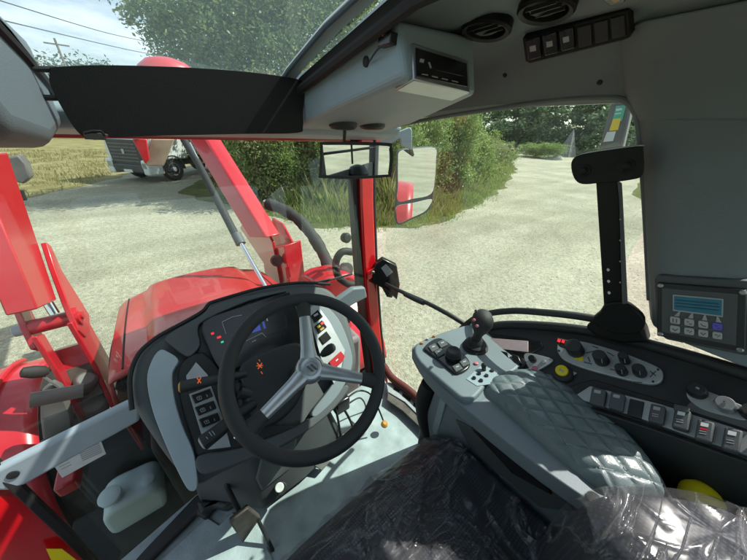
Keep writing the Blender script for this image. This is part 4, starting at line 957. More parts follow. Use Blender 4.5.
# backrest with bolster
def backrest(off=0, wr=0):
    nu, nv = 49, 33
    def fn(u, v):
        a = 2*math.pi*u; h = v
        zc = -.84+.34*h
        w = .30+off; d = .075+off
        r = 1-.0*h
        top = math.sqrt(max(0, 1-max(0,(h-.70)/.30)**2.4))
        cx_ = math.copysign(abs(math.cos(a))**.6, math.cos(a)); sy = math.copysign(abs(math.sin(a))**.6, math.sin(a))
        x = .235+w*(.25+.75*top)*cx_; y = -.235-.08*h+d*(.1+.9*top)*sy+(.055*abs(cx_)**3 if sy > 0 else 0)
        p = V((x, y, zc+(off if h > .5 else 0)))
        if wr:
            q = V((x*14, y*14, zc*9)); q2 = V((x*26, y*20+zc*18, zc*22)); r_ = 1-abs(noise.noise(q2))*2
            p += V((0,1,.3))*wr*(noise.noise(q)+.6*max(0,r_)**3)
        return p
    v, f = grid(fn, nu, nv, True); f.append(tuple((nv-1)*nu+i for i in range(nu)))
    return v, f
v, f = backrest(); MB().add(v, f).build('backrest', 'seat_fabric', seat)
def bolster(off=0, wr=0):
    c = V((.535,-.185,-.71)); d = V((.72,-.69,0)).normalized(); e_ = V((.69,.72,0))
    def fn(u, v):
        a = 2*math.pi*u; b_ = math.pi*(v-.5)
        sg = lambda t, k: math.copysign(abs(t)**k, t)
        cb = sg(math.cos(b_), .42); p = c+d*(.16+off)*cb*sg(math.cos(a),.7)+e_*(.075+off)*cb*sg(math.sin(a),.7)+V((0,0,1))*(.175+off)*sg(math.sin(b_),.42)
        if wr:
            p += (p-c).normalized()*wr*(.6*noise.noise(p*7)+.75*folds(V((p.x*.8, p.y*.8, p.z*.5)), 4))
        return p
    return grid(fn, 56 if not wr else 150, 36 if not wr else 110, True)
v, f = bolster(); MB().add(v, f).build('side_bolster', 'seat_fabric', seat)
# ---- armrest (quilted pad + joystick pod)
AP = Pl((.6,.1,-.60), (-.05,.10,1))
base_px = [(415,345),(432,337),(470,324),(482,327),(500,344),(528,360),(556,374),(596,398),(640,445),(668,490),(668,500),(612,512),(588,500),(520,452),(440,387),(414,353)]
ab = slab('armrest', rnd(base_px,3), AP, 0, .045, 'arm_grey', seat, .010, 4)
# quilted pad
OUT = [(484,390),(488,380),(505,372),(530,370),(556,380),(590,402),(625,432),(655,468),(668,494),(655,500),(618,501),(596,487),(560,460),(520,425),(494,402)]
padp = [AP.at(*q) for q in rnd(OUT,14)]
c0 = V((0,0,0))
for p in padp: c0 += p
c0 /= len(padp)
la = (AP.at(660,492)-AP.at(490,385)).normalized(); lb = AP.n.cross(la)
b = MB(); v = []; f = []; n = len(padp); rings = 80
def quilt(p):
    a_ = (p-c0).dot(la)/.064; b_ = (p-c0).dot(lb)/.047
    s1_, s2_ = a_+b_, a_-b_
    d1 = abs(s1_-round(s1_)); d2 = abs(s2_-round(s2_))
    g = min(d1, d2)*2
    return min(1, g*1.9)**.45
for r_ in range(rings+1):
    t = 1-r_/rings
    for p in padp:
        q = c0+(p-c0)*t
        hgt = .028*(1-t**7)+.006*quilt(q)*min(1,(1-t)*12)
        v.append(q+AP.n*hgt)
for r_ in range(rings):
    for i in range(n): f.append((r_*n+i, r_*n+(i+1)%n, (r_+1)*n+(i+1)%n, (r_+1)*n+i))
from mathutils import bvhtree
pad = MB().add(v, f).build('armrest_pad', 'pad_leather', seat)
# light stitches along the seams
st = MB(); from mathutils.geometry import intersect_point_line
def in_pad(p, k=.76):
    q = c0+(p-c0)/k; x2, y2 = (q-c0).dot(la), (q-c0).dot(lb); poly = [((a-c0).dot(la), (a-c0).dot(lb)) for a in padp]
    return inside(poly, x2, y2)
def inside(poly, x, y):
    c = False; n = len(poly); j = n-1
    for i in range(n):
        if (poly[i][1] > y) != (poly[j][1] > y) and x < (poly[j][0]-poly[i][0])*(y-poly[i][1])/(poly[j][1]-poly[i][1])+poly[i][0]: c = not c
        j = i
    return c
for fam in (0, 1):
    for m_ in range(-9, 10):
        for t_ in np.arange(-9, 9, .085):
            # a+b = m (fam 0) or a-b = m (fam 1)
            a_ = (m_+t_)/2; b_ = (m_-t_)/2 if fam == 0 else (t_-m_)/2
            p = c0+la*(a_*.064)+lb*(b_*.047)
            if not in_pad(p): continue
            d = (la*.064/2+lb*(.047/2)*(-1 if fam == 0 else 1)).normalized()
            hh = .0283
            st.beam(p-d*.0016+AP.n*hh, p+d*.0016+AP.n*hh, .0009, .0007, AP.n)
sto = st.build('stitching', 'stitch', pad, smooth=False); sto['kind'] = 'stuff'
# front pod under joystick
pod = slab('joystick_pod', rnd([(414,349),(420,341),(440,333),(470,324),(484,328),(502,346),(520,362),(512,372),(490,380),(480,392),(466,400),(440,380),(420,362)],3), AP, .014, .03, 'arm_grey', seat, .008, 4)
kp3 = slab('keypad', rnd([(424,347),(432,340),(441,338),(452,345),(464,354),(470,362),(468,368),(459,373),(452,371),(438,359),(427,351)],3), AP, .022, .012, 'gloss_black', pod, .003)
def keyq(x0, y0, w=7, h=7): return [(x0,y0),(x0+w,y0-h*.45),(x0+w+4,y0+h*.3),(x0+4,y0+h*.8)]
for q in ((428,346),(434,351),(452,366),(459,361),(437,342)):
    k_ = slab('keypad_button', keyq(*q), AP, .027, .006, 'dark_grey', pod, .0015)
    marks('keypad_icon', AP, .0276, [bar(q[0]+4,q[1]+1,q[0]+7,q[1],1.2)], 'grey_ink', k_)
MB().lathe(AP.at(453,357,.02), AP.n, [(.023,0),(.024,.010),(.020,.012),(.021,.024),(.019,.028),(.014,.027),(.012,.0255)], 28).build('dial', 'soft_black', pod)
for q, m_ in (((422,342.5),'amber'),((427.5,338.5),'grey_ink'),((434,335.5),'amber')):
    knob('small_button', q[0], q[1]+1.2, AP, .014, .0052, .006, m_, pod)
knob('small_button', 476,364, AP, .014, .0065, .005, 'pink_knob', pod)
slab('button_plate', [(466,379),(481,365),(499,371),(490,384),(477,386)], AP, .0155, .003, 'trim_grey', pod, .001)
for q in ((474,378.5),(481,381),(479,374),(486.5,376),(492,371)): knob('small_button', *q, AP, .0155, .0055, .005, 'gloss_black', pod)
MB().lathe(AP.at(484,370,.0155), AP.n+V((0,.2,0)), [(.006,0),(.006,.008),(.0075,.014),(.006,.02),(.002,.022)], 14).build('mini_joystick', 'gloss_black', pod)
# joystick
j0 = AP.at(475,347,.014); jt = AP.n*.9+V((.10,.22,0)); jt.normalize()
js = MB().lathe(j0, AP.n, [(.040,-.004),(.040,.004),(.033,.008),(.035,.014),(.027,.020),(.026,.026),(.019,.036)], 28).build('joystick_boot', 'rubber', seat)
jtop = AP.at(482,322,.125)
jax = (jtop-(j0+AP.n*.02)); jl = jax.length; jax.normalize()
MB().lathe(j0+AP.n*.02, jax, [(.017,0),(.0155,jl*.25),(.0165,jl*.45),(.022,jl*.60),(.031,jl*.78),(.036,jl*.98),(.035,jl*1.16),(.027,jl*1.31),(.012,jl*1.40),(.003,jl*1.41)], 28, ell=.85).build('joystick', 'soft_black', js)
for q in ((474,320),(477,326)):
    MB().lathe(V(AP.at(*q,.15)), -ray(*q), [(.0045,-.004),(.0045,.010),(.003,.013)], 12).build('thumb_button', 'pink_knob', js)
MB().lathe(V(AP.at(476,311,.19)), -ray(476,311), [(.0045,-.004),(.0045,.006),(.003,.008)], 12).build('thumb_button', 'dark_grey', js)
# armrest support body
sb = Pl((.50,.2,-.8), (-1,-.35,.15))
v_ = [AP.at(*q,-.03) for q in ((430,372),(475,345),(560,395),(660,480),(612,508),(520,452),(440,388))]
body_top = [AP.at(436,384,-.03), AP.at(520,450,-.03), AP.at(598,506,-.03), AP.at(665,488,-.03), AP.at(560,392,-.03), AP.at(480,350,-.03)]
bot_ = [V((p.x+.07, p.y-.03 if i else p.y, -1.02)) for i, p in enumerate(body_top)]
bot_[0] = P(420,432,z=-1.0)+V((.01,.01,0)) 
n = 6
MB().add(body_top+bot_, [tuple(range(n)), tuple(range(2*n-1,n-1,-1))]+[(i,(i+1)%n,n+(i+1)%n,n+i) for i in range(n)]).build('armrest_support', 'arm_grey', seat, .012, 3)
SPn = Pl.three(body_top[0], body_top[1], bot_[1])
slab('support_panel', [(455,420),(492,440),(550,484),(575,512),(540,508),(470,450)], SPn, .006, .008, 'dark_grey', seat, .003)
slab('support_slot', [(470,428),(490,438),(540,478),(552,496),(512,474)], SPn, .012, .008, 'gloss_black', seat, .003)
slab('support_edge', [(441,394),(447,398),(437,436),(431,433)], SPn, .006, .006, 'trim_grey', seat, .002)
MB().tube(spline([P(430,384,z=-.72),P(424,398,z=-.80),P(424,415,z=-.9),P(428,432,z=-1.0)],6), .028, 12).build('armrest_boot', 'rubber', seat)
MB().lathe(AP.at(594,499,.002), AP.n, [(.012,0),(.012,.002),(.008,.003)], 20).build('armrest_plug', 'rubber', seat)

# ---- clear plastic cover
pc = empty('plastic_cover', 'crinkled clear plastic film wrapped over the dark seat', 'plastic cover')
v, f = cushion(.008, .012, .006); MB().add(v, f).build('cushion_film', 'clear_film', pc)
v, f = bolster(.012, .012); MB().add(v, f).build('bolster_film', 'clear_film', pc)
v, f = backrest(.012, .012); MB().add(v, f).build('backrest_film', 'clear_film', pc)

# ================================================================== FRONT LOADER
ld = empty('front_loader', 'red front loader with two raised arms on either side of the hood', 'front loader')
xi = -.50
def inp(px, py): return P(px, py, x=xi)
r0, r1 = inp(38,309), inp(1.7,222); s0, s1_ = inp(57,300), inp(28,213)
def ext(a, b, k): return a+(b-a)*k
arm_l = [r0, ext(r0,r1,1.7), ext(s0,s1_,1.7), s0]
arm = MB().prism(arm_l, V((-.085,0,0))).build('loader_arm', 'red_paint', ld, .006)
MB().prism([inp(10,292),inp(-30,200),inp(-24,196),inp(14,282)], V((-.30,0,0))).build('arm_gusset', 'red_paint', ld, .004) if False else None
# bracket plates of the left arm
for dx, q in ((.005,[(40,243),(45,247),(56,272),(74,300),(84,316),(85,334),(80,339),(73,332),(62,306),(48,268)]),(-.15,[(0,280),(8,276),(28,318),(42,348),(40,352),(30,350),(20,330)])):
    MB().prism([P(a,c,x=xi+dx) for a, c in q], V((.022,0,0))).build('arm_plate', 'red_paint', ld, .004)
pv = inp(70,318); 
MB().tube([V((xi-.15,pv.y,pv.z)), V((xi+.03,pv.y,pv.z))], .034, 20).build('pivot_tube', 'red_paint', ld)
MB().lathe(V((xi+.025,pv.y,pv.z)), (1,0,0), [(.045,0),(.045,.012),(.02,.014),(.02,.022)], 20).build('pivot_pin', 'red_paint', ld)
MB().lathe(V((xi-.15,pv.y,pv.z)), (-1,0,0), [(.026,0),(.026,.03),(.02,.034)], 12).build('pivot_nut', 'rail_grey', ld)
MB().tube([inp(57,295)+V((-.04,0,.0)), inp(64,312)+V((-.03,0,0))], .018, 14).build('pivot_bush', 'chrome', ld)
# lower mast: two plates running down to the mount
for dx, q in ((.0,[(66,324),(74,318),(83,321),(104,358),(124,400),(120,412),(112,412),(92,368)]),(-.11,[(30,338),(38,335),(48,352),(90,414),(88,424),(78,418),(53,374)])):
    MB().prism([P(a,c,x=xi+dx) for a, c in q], V((.02,0,0))).build('mast_plate', 'red_paint', ld, .004)
MB().prism([P(*q,x=xi-.11) for q in ((52,352),(56,349),(66,372),(62,376))], V((.11,0,0))).build('mast_web', 'red_paint', ld, .003)
MB().prism([P(*q,x=xi-.11) for q in ((60,372),(64,369),(80,400),(74,404))], V((.11,0,0))).build('mast_web', 'dirty_metal', ld, .003)
MB().tube([P(76,392,x=xi)+V((-.14,.05,0)), P(82,398,x=xi)+V((0,.05,0))], .03, 12).build('mast_hose_block', 'grey_iron', ld)
MB().tube([P(-20,162,y=1.9), P(22,200,y=2.2), P(26,210,y=2.2)], .02, 8).build('lift_cylinder', 'rubber', ld) if False else None
# right arm
xr = .62
def q_(px, py): return P(px, py, x=xr)
def ry(px, py): return P(px, py, y=2.0+.95*(236-py)/99)
def ry2(px, py): return P(px, py, y=2.22+.95*(236-py)/99)
a0, a1, b0, b1 = ry2(249,238), ry2(189,139), ry(266,238), ry(205,137)
side = [a0, ext(a0,a1,1.25), ext(b0,b1,1.25), b0]
MB().prism(side, V((.12,.02,0))).build('loader_arm', 'red_paint', ld, .014, 3)
MB().prism([b0, ext(b0,b1,2.4), ext(b0,b1,2.4)+V((.1,0,-.12)), b0+V((.1,0,-.12))], V((.10,.03,-.02))).build('arm_cap', 'red_paint', ld, .01) if False else None
for dx, q in ((-.02,[(240,228),(248,212),(262,224),(272,242),(276,262),(280,283),(272,290),(268,270),(258,255)]),(.16,[(272,218),(282,224),(292,243),(300,280),(290,282),(280,258),(270,236)])):
    MB().prism([P(a,c,x=xr+dx) for a, c in q], V((.02,0,0))).build('arm_plate', 'red_paint', ld, .004)
MB().prism([P(*q,x=xr) for q in ((262,250),(284,246),(292,300),(268,302))], V((.15,.05,0))).build('mast', 'red_paint', ld, .006)
pr = P(280,258,x=xr); MB().lathe(pr+V((-.035,-.03,0)), (-.5,-.8,.2), [(.045,0),(.045,.016),(.03,.018),(.03,.006)], 20).build('pivot_pin', 'dirty_metal', ld)
slab('red_reflector', [(285,268),(289,266),(291,277),(287,279)], Pl(P(288,272,x=xr)+V((-.01,-.02,0)), (-.3,-1,0)), .01, .006, 'red_ink', ld, .001)
# hydraulic cylinder under right arm
MB().tube([P(184,140,y=2.7), P(198,163,y=2.5), P(236,236,y=1.9)], .025, 14).build('lift_cylinder', 'rubber', ld)
MB().tube([P(236,234,y=1.9), P(241,244,y=1.85)], .032, 14).build('cylinder_gland', 'dark_grey', ld)
MB().tube([P(238,238,y=1.88), P(272,298,y=1.45)], .013, 12).build('cylinder_rod', 'chrome', ld)
MB().tube([P(190,143,y=2.65), P(230,225,y=2.0)], .008, 8).build('hydraulic_pipe', 'chrome', ld)
# sleeve of hoses
hs = spline([P(268,204,y=2.35),P(284,210,y=2.2),P(300,221,y=2.05),P(314,238,y=1.9),P(326,260,y=1.75),P(331,280,y=1.62),P(330,305,y=1.5)],9)
MB().tube(hs, [.046+.003*math.sin(i*.7)+.002*math.sin(i*1.9) for i in range(len(hs))], 14).build('hose_sleeve', 'sleeve', ld)
MB().tube([P(265,203,y=2.4),P(273,207,y=2.3)], .03, 8).build('hose_clamp', 'plate_silver', ld)
# crossbeam and implement carrier further forward
MB().tube([(-.60,3.30,.03),(.80,3.30,.03)], .05, 14).build('cross_tube', 'red_paint', ld)
MB().prism([P(*q,y=3.7) for q in ((152,139),(175,139),(164,166),(147,166),(143,160))], (0,.15,0)).build('carrier_plate', 'beige_plate', ld, .01)
MB().prism([P(*q,y=3.6) for q in ((132,139),(147,139),(150,160),(145,164),(138,150))], (0,.1,0)).build('carrier_hook', 'red_paint', ld, .01)
MB().prism([P(*q,y=3.0) for q in ((5,158),(18,155),(26,164),(30,178),(24,184),(8,180))], (0,.12,0)).build('carrier_plate', 'grey_iron', ld, .01)
MB().tube([P(18,190,y=2.4),P(22,200,y=2.4)], .02, 8).build('hose_end', 'rubber', ld)
MB().lathe(P(167,66,y=4.4)+V((0,0,-.12)), (0,-.1,1), [(.28,-.2),(.30,0),(.27,.10),(.18,.17),(.06,.20)], 28, ell=.6, uu=(1,0,0)).build('bucket_cylinder_cover', 'red_paint', ld)
MB().prism([(-.1,3.4,-.05),(.1,3.4,-.05),(.25,4.5,.3),(.05,4.5,.3)], (0,0,.12)).build('carrier_link', 'red_paint', ld, .02)

# ================================================================== OUTSIDE
G = -H
def G_(px, py): return P(px, py, z=G)
gr = MB().add([V(a) for a in ((-700,-400,G),(900,-400,G),(900,1200,G),(-700,1200,G))], [(0,1,2,3)]).build('ground', 'gravel', smooth=False); tag(gr, kind='structure')
def sheet(name, poly, z, m, amp=.4, n=9):
    pts_ = spline([(p[0], p[1], 0) for p in poly], n, True)
    pts_ = [V((p.x+amp*noise.noise(V((p.x*.8,p.y*.8,1))), p.y+amp*noise.noise(V((p.x*.8,p.y*.8,7))), z)) for p in pts_]
    o = MB().add(pts_, [tuple(range(len(pts_)))]).build(name, m, smooth=False); tag(o, kind='structure'); return o
field = sheet('field', [(-6.5,12.5),(-4.1,14.6),(-3.0,16.2),(-1.8,18.6),(.0,22),(4,24),(12,30),(20,60),(0,120),(-60,120),(-70,40),(-30,14),(-14,11)], G+.006, 'dry_grass', .5)
V1 = [(1.0,12.9),(2.1,10.9),(2.9,8.2),(3.9,6.6),(4.9,5.95),(6.6,5.55),(8.4,5.8),(10.5,6.4),(14,7.6),(20,10.2),(27,13.5),(40,21),(62,34),(60,60),(20,40),(8,26),(2,17)]
verge = sheet('verge', V1, G+.010, 'verge_soil', .6, 14)
bank = sheet('grass_patch', [(20,1),(60,1),(60,5),(26,4.3)], G+.010, 'verge_soil', .3)

def inside(poly, x, y):
    c = False; n = len(poly); j = n-1
    for i in range(n):
        if (poly[i][1] > y) != (poly[j][1] > y) and x < (poly[j][0]-poly[i][0])*(y-poly[i][1])/(poly[j][1]-poly[i][1])+poly[i][0]: c = not c
        j = i
    return c
def blades(name, spots, m, label=None):
    n = len(spots); sp = np.array(spots)  # x,y,h,w
    a = rng.uniform(0, 2*math.pi, n); lean = rng.uniform(-.45,.45,(n,2))*sp[:,2:3]
    co = np.zeros((n,4,3)); dx = np.cos(a)*sp[:,3]; dy = np.sin(a)*sp[:,3]
    co[:,0] = np.stack([sp[:,0]-dx, sp[:,1]-dy, np.full(n, G)], 1); co[:,1] = np.stack([sp[:,0]+dx, sp[:,1]+dy, np.full(n, G)], 1)
    co[:,2] = np.stack([sp[:,0]+dx*.7+lean[:,0]*.4, sp[:,1]+dy*.7+lean[:,1]*.4, G+sp[:,2]*.6], 1)
    co[:,3] = np.stack([sp[:,0]+lean[:,0], sp[:,1]+lean[:,1], G+sp[:,2]], 1)
    me = bpy.data.meshes.new(name); me.vertices.add(n*4); me.vertices.foreach_set('co', co.reshape(-1))
    me.loops.add(n*4); me.loops.foreach_set('vertex_index', np.arange(n*4)); me.polygons.add(n); me.polygons.foreach_set('loop_start', np.arange(n)*4)
    me.update(); me.validate(); me.materials.append(MAT[m])
    o = bpy.data.objects.new(name, me); col.objects.link(o); tag(o, label, None, None, 'stuff'); return o
sp = []
edge = [V((p[0],p[1],0)) for p in V1]
while len(sp) < 42000:
    t = random.random()
    # along the front edge of the verge, deeper further back
    i = random.randint(1, 12); a_, b_ = edge[i], edge[i+1]; u = random.random(); p = a_+(b_-a_)*u
    nrm = V((-(b_-a_).y, (b_-a_).x, 0)).normalized()
    d = random.random()**1.2*(3.2 if i < 9 else 9)-(.55*random.random()**2 if random.random() < .35 else 0)
    q = p+nrm*d
    if d > .1 and not inside(V1, q.x, q.y): continue
    if d < .1 and noise.noise(V((q.x*1.6, q.y*1.6, 5))) < .0-d*.1: continue
    cl = noise.noise(V((q.x*.7, q.y*.7, 3)))
    h = (.07+.22*min(1,max(0,d)))*(1+.9*cl)*random.uniform(.5,1.6)
    if d > .9 and i < 10: h += max(0, cl+.15)*1.0*random.random()
    sp.append((q.x, q.y, max(.05,h), random.uniform(.005,.013)*(1+.04*q.length)))
sp2 = [(a+random.uniform(-.1,.1), b+random.uniform(-.1,.1), min(1.5, c*1.25+.1), .004) for a, b, c, d in random.sample(sp, 5200)]
blades('dry_stems', sp2, 'blade_dry', 'dry straw coloured stems standing among the verge grass')
blades('verge_grass', sp, 'blade_green', 'tall green grass and weeds on the verge beside the gravel track')
sp = []
while len(sp) < 16000:
    x, y = random.uniform(-16,6), random.uniform(12.5,40)
    if noise.noise(V((x*.5,y*.5,9))) < -.1 and y > 16: continue
    if not inside([(-6.5,12.5),(-4.1,14.6),(-3.0,16.2),(-1.8,18.6),(.0,22),(6,26),(6,40),(-30,40),(-16,11)], x, y): continue
    sp.append((x, y, random.uniform(.05,.22), random.uniform(.01,.022)))
blades('field_grass', sp, 'blade_dry', 'dry yellow grass of the field behind the yard')

# ---- foliage meshes
def foliage(n, clumps, size, flat=.6, seed=1):
    """clumps: (cx,cy,cz,rx,ry,rz); leaves sit on sub-clumps inside each ellipsoid"""
    g = np.random.default_rng(seed); cl = np.array(clumps, float); vol = cl[:,3]*cl[:,4]*cl[:,5]; w = vol**.75; w /= w.sum()
    ns = max(30, n//70); ci = g.choice(len(cl), ns, p=w)
    d = g.normal(size=(ns,3)); d /= np.linalg.norm(d,axis=1,keepdims=True); r = g.uniform(.25,1.08,(ns,1))**.6
    sc_ = cl[ci,:3]+d*r*cl[ci,3:]
    rad = cl[ci,3:].mean(axis=1)*g.uniform(.12,.30,ns)
    si = g.integers(0, ns, n); p = sc_[si]+g.normal(size=(n,3))*rad[si][:,None]*np.array([1,1,.7])
    a = g.normal(size=(n,3)); a[:,2] *= flat; a /= np.linalg.norm(a,axis=1,keepdims=True)
    b_ = np.cross(a, g.normal(size=(n,3))); b_ /= np.linalg.norm(b_,axis=1,keepdims=True)
    s = size*g.uniform(.5,1.35,(n,1))
    co = np.stack([p-a*s, p+b_*s*.45, p+a*s, p-b_*s*.45], 1)
    me = bpy.data.meshes.new('foliage'); me.vertices.add(n*4); me.vertices.foreach_set('co', co.reshape(-1).astype(np.float32))
    me.loops.add(n*4); me.loops.foreach_set('vertex_index', np.arange(n*4)); me.polygons.add(n); me.polygons.foreach_set('loop_start', np.arange(n)*4)
    me.update(); me.validate(); return me
def add_mesh(name, me, m, parent=None, loc=(0,0,0), s=1, rz=0):
    if not me.materials: me.materials.append(MAT[m])
    o = bpy.data.objects.new(name, me); col.objects.link(o); o.parent = parent; o.location = loc; o.scale = (s,s,s) if not isinstance(s, tuple) else s; o.rotation_euler.z = rz; o['_p'] = 1
    return o
def tree(name, label, x, y, h, clumps, n, size, leafm, trunk_r=.25, limbs=True, group=None, seed=1, cat='tree'):
    t = empty(name, label, cat, group); t.location = (x, y, G); t['_p'] = 1
    b = MB(); top = V((.2,0,h*.62))
    b.tube(spline([(0,0,-.1),(.05,.03,h*.2),(-.04,.02,h*.4),tuple(top)],4), [trunk_r*(1.25-.8*k/12) for k in range(13)], 10)
    if limbs:
        for c in clumps[:14]:
            s0 = V((0,0,h*random.uniform(.25,.5))); e = V(c[:3]); m_ = s0.lerp(e,.5)+V((0,0,-.05*h)); pts_ = spline([s0,m_,e],4)
            b.tube(pts_, [trunk_r*.45*(1-.85*k/len(pts_)) for k in range(len(pts_))], 7)
    o = b.build('trunk', 'bark', t); o['_p'] = 1
    cr = add_mesh('crown', foliage(n, clumps, size, seed=seed), leafm, t)
    return t
def atp(px, py, y): p = P(px, py, y=y); return p
# big tree behind the truck
bx, by = 4.0, 13.3
cl = []
for px, py, yy, r in ((150,20,20,1.0),(185,12,20,2.2),(180,50,20,1.3),(215,35,20,2.2),(232,5,21,2.6),(268,12,20,2.6),(250,55,20,2.2),(285,60,19,2.0),(318,28,20,2.4),(345,60,19,1.8),(300,95,19,2.4),(250,95,20,2.2),(215,80,21,1.6),(350,10,20,2.4),(330,110,19,2.0),(280,-30,20,3.0),(220,-35,20,2.6),(340,-30,20,2.6)):
    p = atp(px, py, yy*.66); cl.append((p.x-bx, p.y-by, p.z-G, r*.7, r*.75, r*.5))
tree('tree', 'large leafy green tree rising above the truck, seen through the roof window', bx, by, 7.5, cl, 110000, .066, 'leaf_tree', .22, seed=3)
# distant trees on the left horizon
k = 0
for px, yb, w_, h_, lb in ((78,70,5,11.0,'round dark tree on the left horizon beside the utility pole'),(108,80,5,12.5,'pointed dark tree on the left horizon right of the round one')):
    p = P(px, 100, y=yb); 
    tree('distant_tree', lb, p.x, yb, h_*.8, [(0,0,h_*.55,w_*.8,w_*.8,h_*.4),(w_*.5,0,h_*.4,w_*.6,w_*.6,h_*.3),(-w_*.6,0,h_*.4,w_*.6,w_*.6,h_*.3)], 14000, .26, 'leaf_far', .3, False, seed=20+k); k += 1
# bushes: kinds built once, then copied
kinds = {}
def bush_kind(i, m):
    g = random.Random(100+i); c = [(g.uniform(-.7,.7), g.uniform(-.7,.7), g.uniform(.5,1.9), g.uniform(.45,.8), g.uniform(.45,.8), g.uniform(.4,.75)) for _ in range(9)]+[(0,0,.45,1.0,1.0,.55)]+[(g.uniform(-1.1,1.1), g.uniform(-1.1,1.1), g.uniform(.7,2.1), .10, .10, g.uniform(.4,.8)) for _ in range(26)]
    me = foliage(24000, c, .040, seed=50+i); me.materials.append(MAT[m]); return me
KM = {'shrub': bush_kind(0,'leaf_shrub'), 'olive': bush_kind(1,'leaf_olive'), 'dark': bush_kind(2,'leaf_dark'), 'orange': bush_kind(3,'leaf_orange'), 'shrub2': bush_kind(4,'leaf_shrub')}
BL = [ # px, base py, y or None, scale xy, scale z, kind, label
 (256,204,'shrub',1.2,1.7,'tall green bush right beside the right loader arm'),
 (272,205,'olive',1.3,1.8,'olive brown bush above the small white stone'),
 (300,203,'shrub2',1.3,1.6,'leafy green bush between white stone and interior mirror'),
 (326,204,'olive',1.2,1.9,'olive green bush left of the red pillar, behind the interior mirror'),
 (345,205,'shrub',1.1,1.4,'green bush touching the red pillar on its left side'),
 (392,206,'shrub2',1.1,1.7,'green bush directly right of the red pillar behind the outside mirror'),
 (424,198,'shrub',1.2,1.7,'tall green bush right of the outside mirror pane'),
 (446,192,'shrub2',1.3,1.75,'broad green bush below the orange leaved one'),
 (470,186,'shrub',1.3,1.3,'green bush near the bend of the gravel track'),
 (487,178,'olive',1.2,1.1,'olive green bush on the outer bend of the track'),
 (500,166,'shrub',1.3,1.0,'low green bush farthest along the track edge'),
]
for px, py, kd, sx, sz, lb in BL:
    g0 = G_(px, py); q = g0*1.0; d = V((g0.x, g0.y, 0)); q = d*(1+ .9/d.length)
    o = add_mesh('bush', KM[kd], None, None, (q.x, q.y, G), (sx*.9,sx*.9,sz*.95), random.uniform(0,6)); tag(o, lb, 'bush', 'bushes along the gravel track')
# second row, taller, behind
BL2 = [(252,17,'dark',1.8,2.4,'tall dark bush behind the right loader arm'),(262,16,'shrub',2.1,2.3,'tall green bush in the back row above the white stone'),(292,15.5,'dark',2.0,2.2,'tall dark bush in the back row left of the interior mirror'),
 (330,14,'olive',2.0,2.1,'tall olive bush in the back row behind the interior mirror'),(398,13,'shrub2',2.1,2.4,'tall green bush in the back row above the outside mirror'),(430,13,'dark',2.2,2.4,'tall dark green bush in the back row left of the orange bush'),(452,13,'orange',1.2,1.2,'bush with orange brown leaves at the top of the hedge')]
for px, yy, kd, sx, sz, lb in BL2:
    p = P(px, 170, y=yy)
    if kd == 'orange': p = P(455, 170, y=8.9); o = add_mesh('bush', KM[kd], None, None, (p.x, p.y, G), (.6,.6,1.66), 1)
    else: o = add_mesh('bush', KM[kd], None, None, (p.x, p.y, G), (sx,sx,sz*.75), random.uniform(0,6))
    tag(o, lb, 'bush', 'bushes along the gravel track')
# far trees beyond the track
FT = [(400,70,'dense dark tree of the far row above the outside mirror'),(425,76,'dark far tree left of the orange bush'),(452,66,'dark far tree behind the orange bush'),(480,78,'far tree right of the orange bush'),(506,70,'far tree where the track meets the wood'),
      (532,74,'far tree above the middle of the gravel track'),(556,66,'far tree above the pale pyramid heap'),(580,72,'far tree between the heap and the sticker post'),(604,66,'far tree behind the sticker post'),(628,72,'far tree at the top right window corner'),(655,70,'far tree hidden by the door pillar')]
for i, (px, dd, lb) in enumerate(FT):
    r_ = ray(px, 148); az = math.atan2(r_.x, r_.y); x, y = dd*math.sin(az), dd*math.cos(az); g = random.Random(i)
    c = [(g.uniform(-4,4), g.uniform(-3,3), g.uniform(1.5,8.5), g.uniform(2.2,3.8), g.uniform(2,3.5), g.uniform(1.6,2.8)) for _ in range(11)]+[(0,0,1.4,5.5,3.5,1.8)]
    tree('far_tree', lb, x, y, 8, c, 7000, .34, 'leaf_dark', .3, False, 'row of trees at the end of the track', seed=70+i)
# pale heap with a pointed outline, and yellow-green bush strip
r_ = ray(567,148); az = math.atan2(r_.x, r_.y); dd = 58
c = V((dd*math.sin(az), dd*math.cos(az), G))
tag(MB().add([c+V(a) for a in ((-1.6,-1.2,0),(1.6,-1.2,0),(1.8,1.2,0),(-1.4,1.2,0),(.2,0,4.0),(-.5,.3,2.5))], [(0,1,4),(1,2,4),(2,3,5,4),(3,0,4,5)]).build('covered_heap', 'grey_iron', smooth=False), 'pale pointed heap covered with sheeting at the end of the track', 'heap')
o = add_mesh('bush', KM['shrub'], None, None, (50*math.sin(R(66.5)), 50*math.cos(R(66.5)), G), (3.2,2,.9), 1); tag(o, 'yellow green bush beside the sticker post at the track end', 'bush', 'bushes along the gravel track')
# white stone/box in the bushes
p = G_(291,197); 
tag(MB().box((p.x-.35,p.y-.15,G),(p.x+.35,p.y+.2,G+.75)).build('concrete_block', 'stone_grey', bevel=.05, seg=2), 'pale concrete block half hidden among the bushes', 'block')
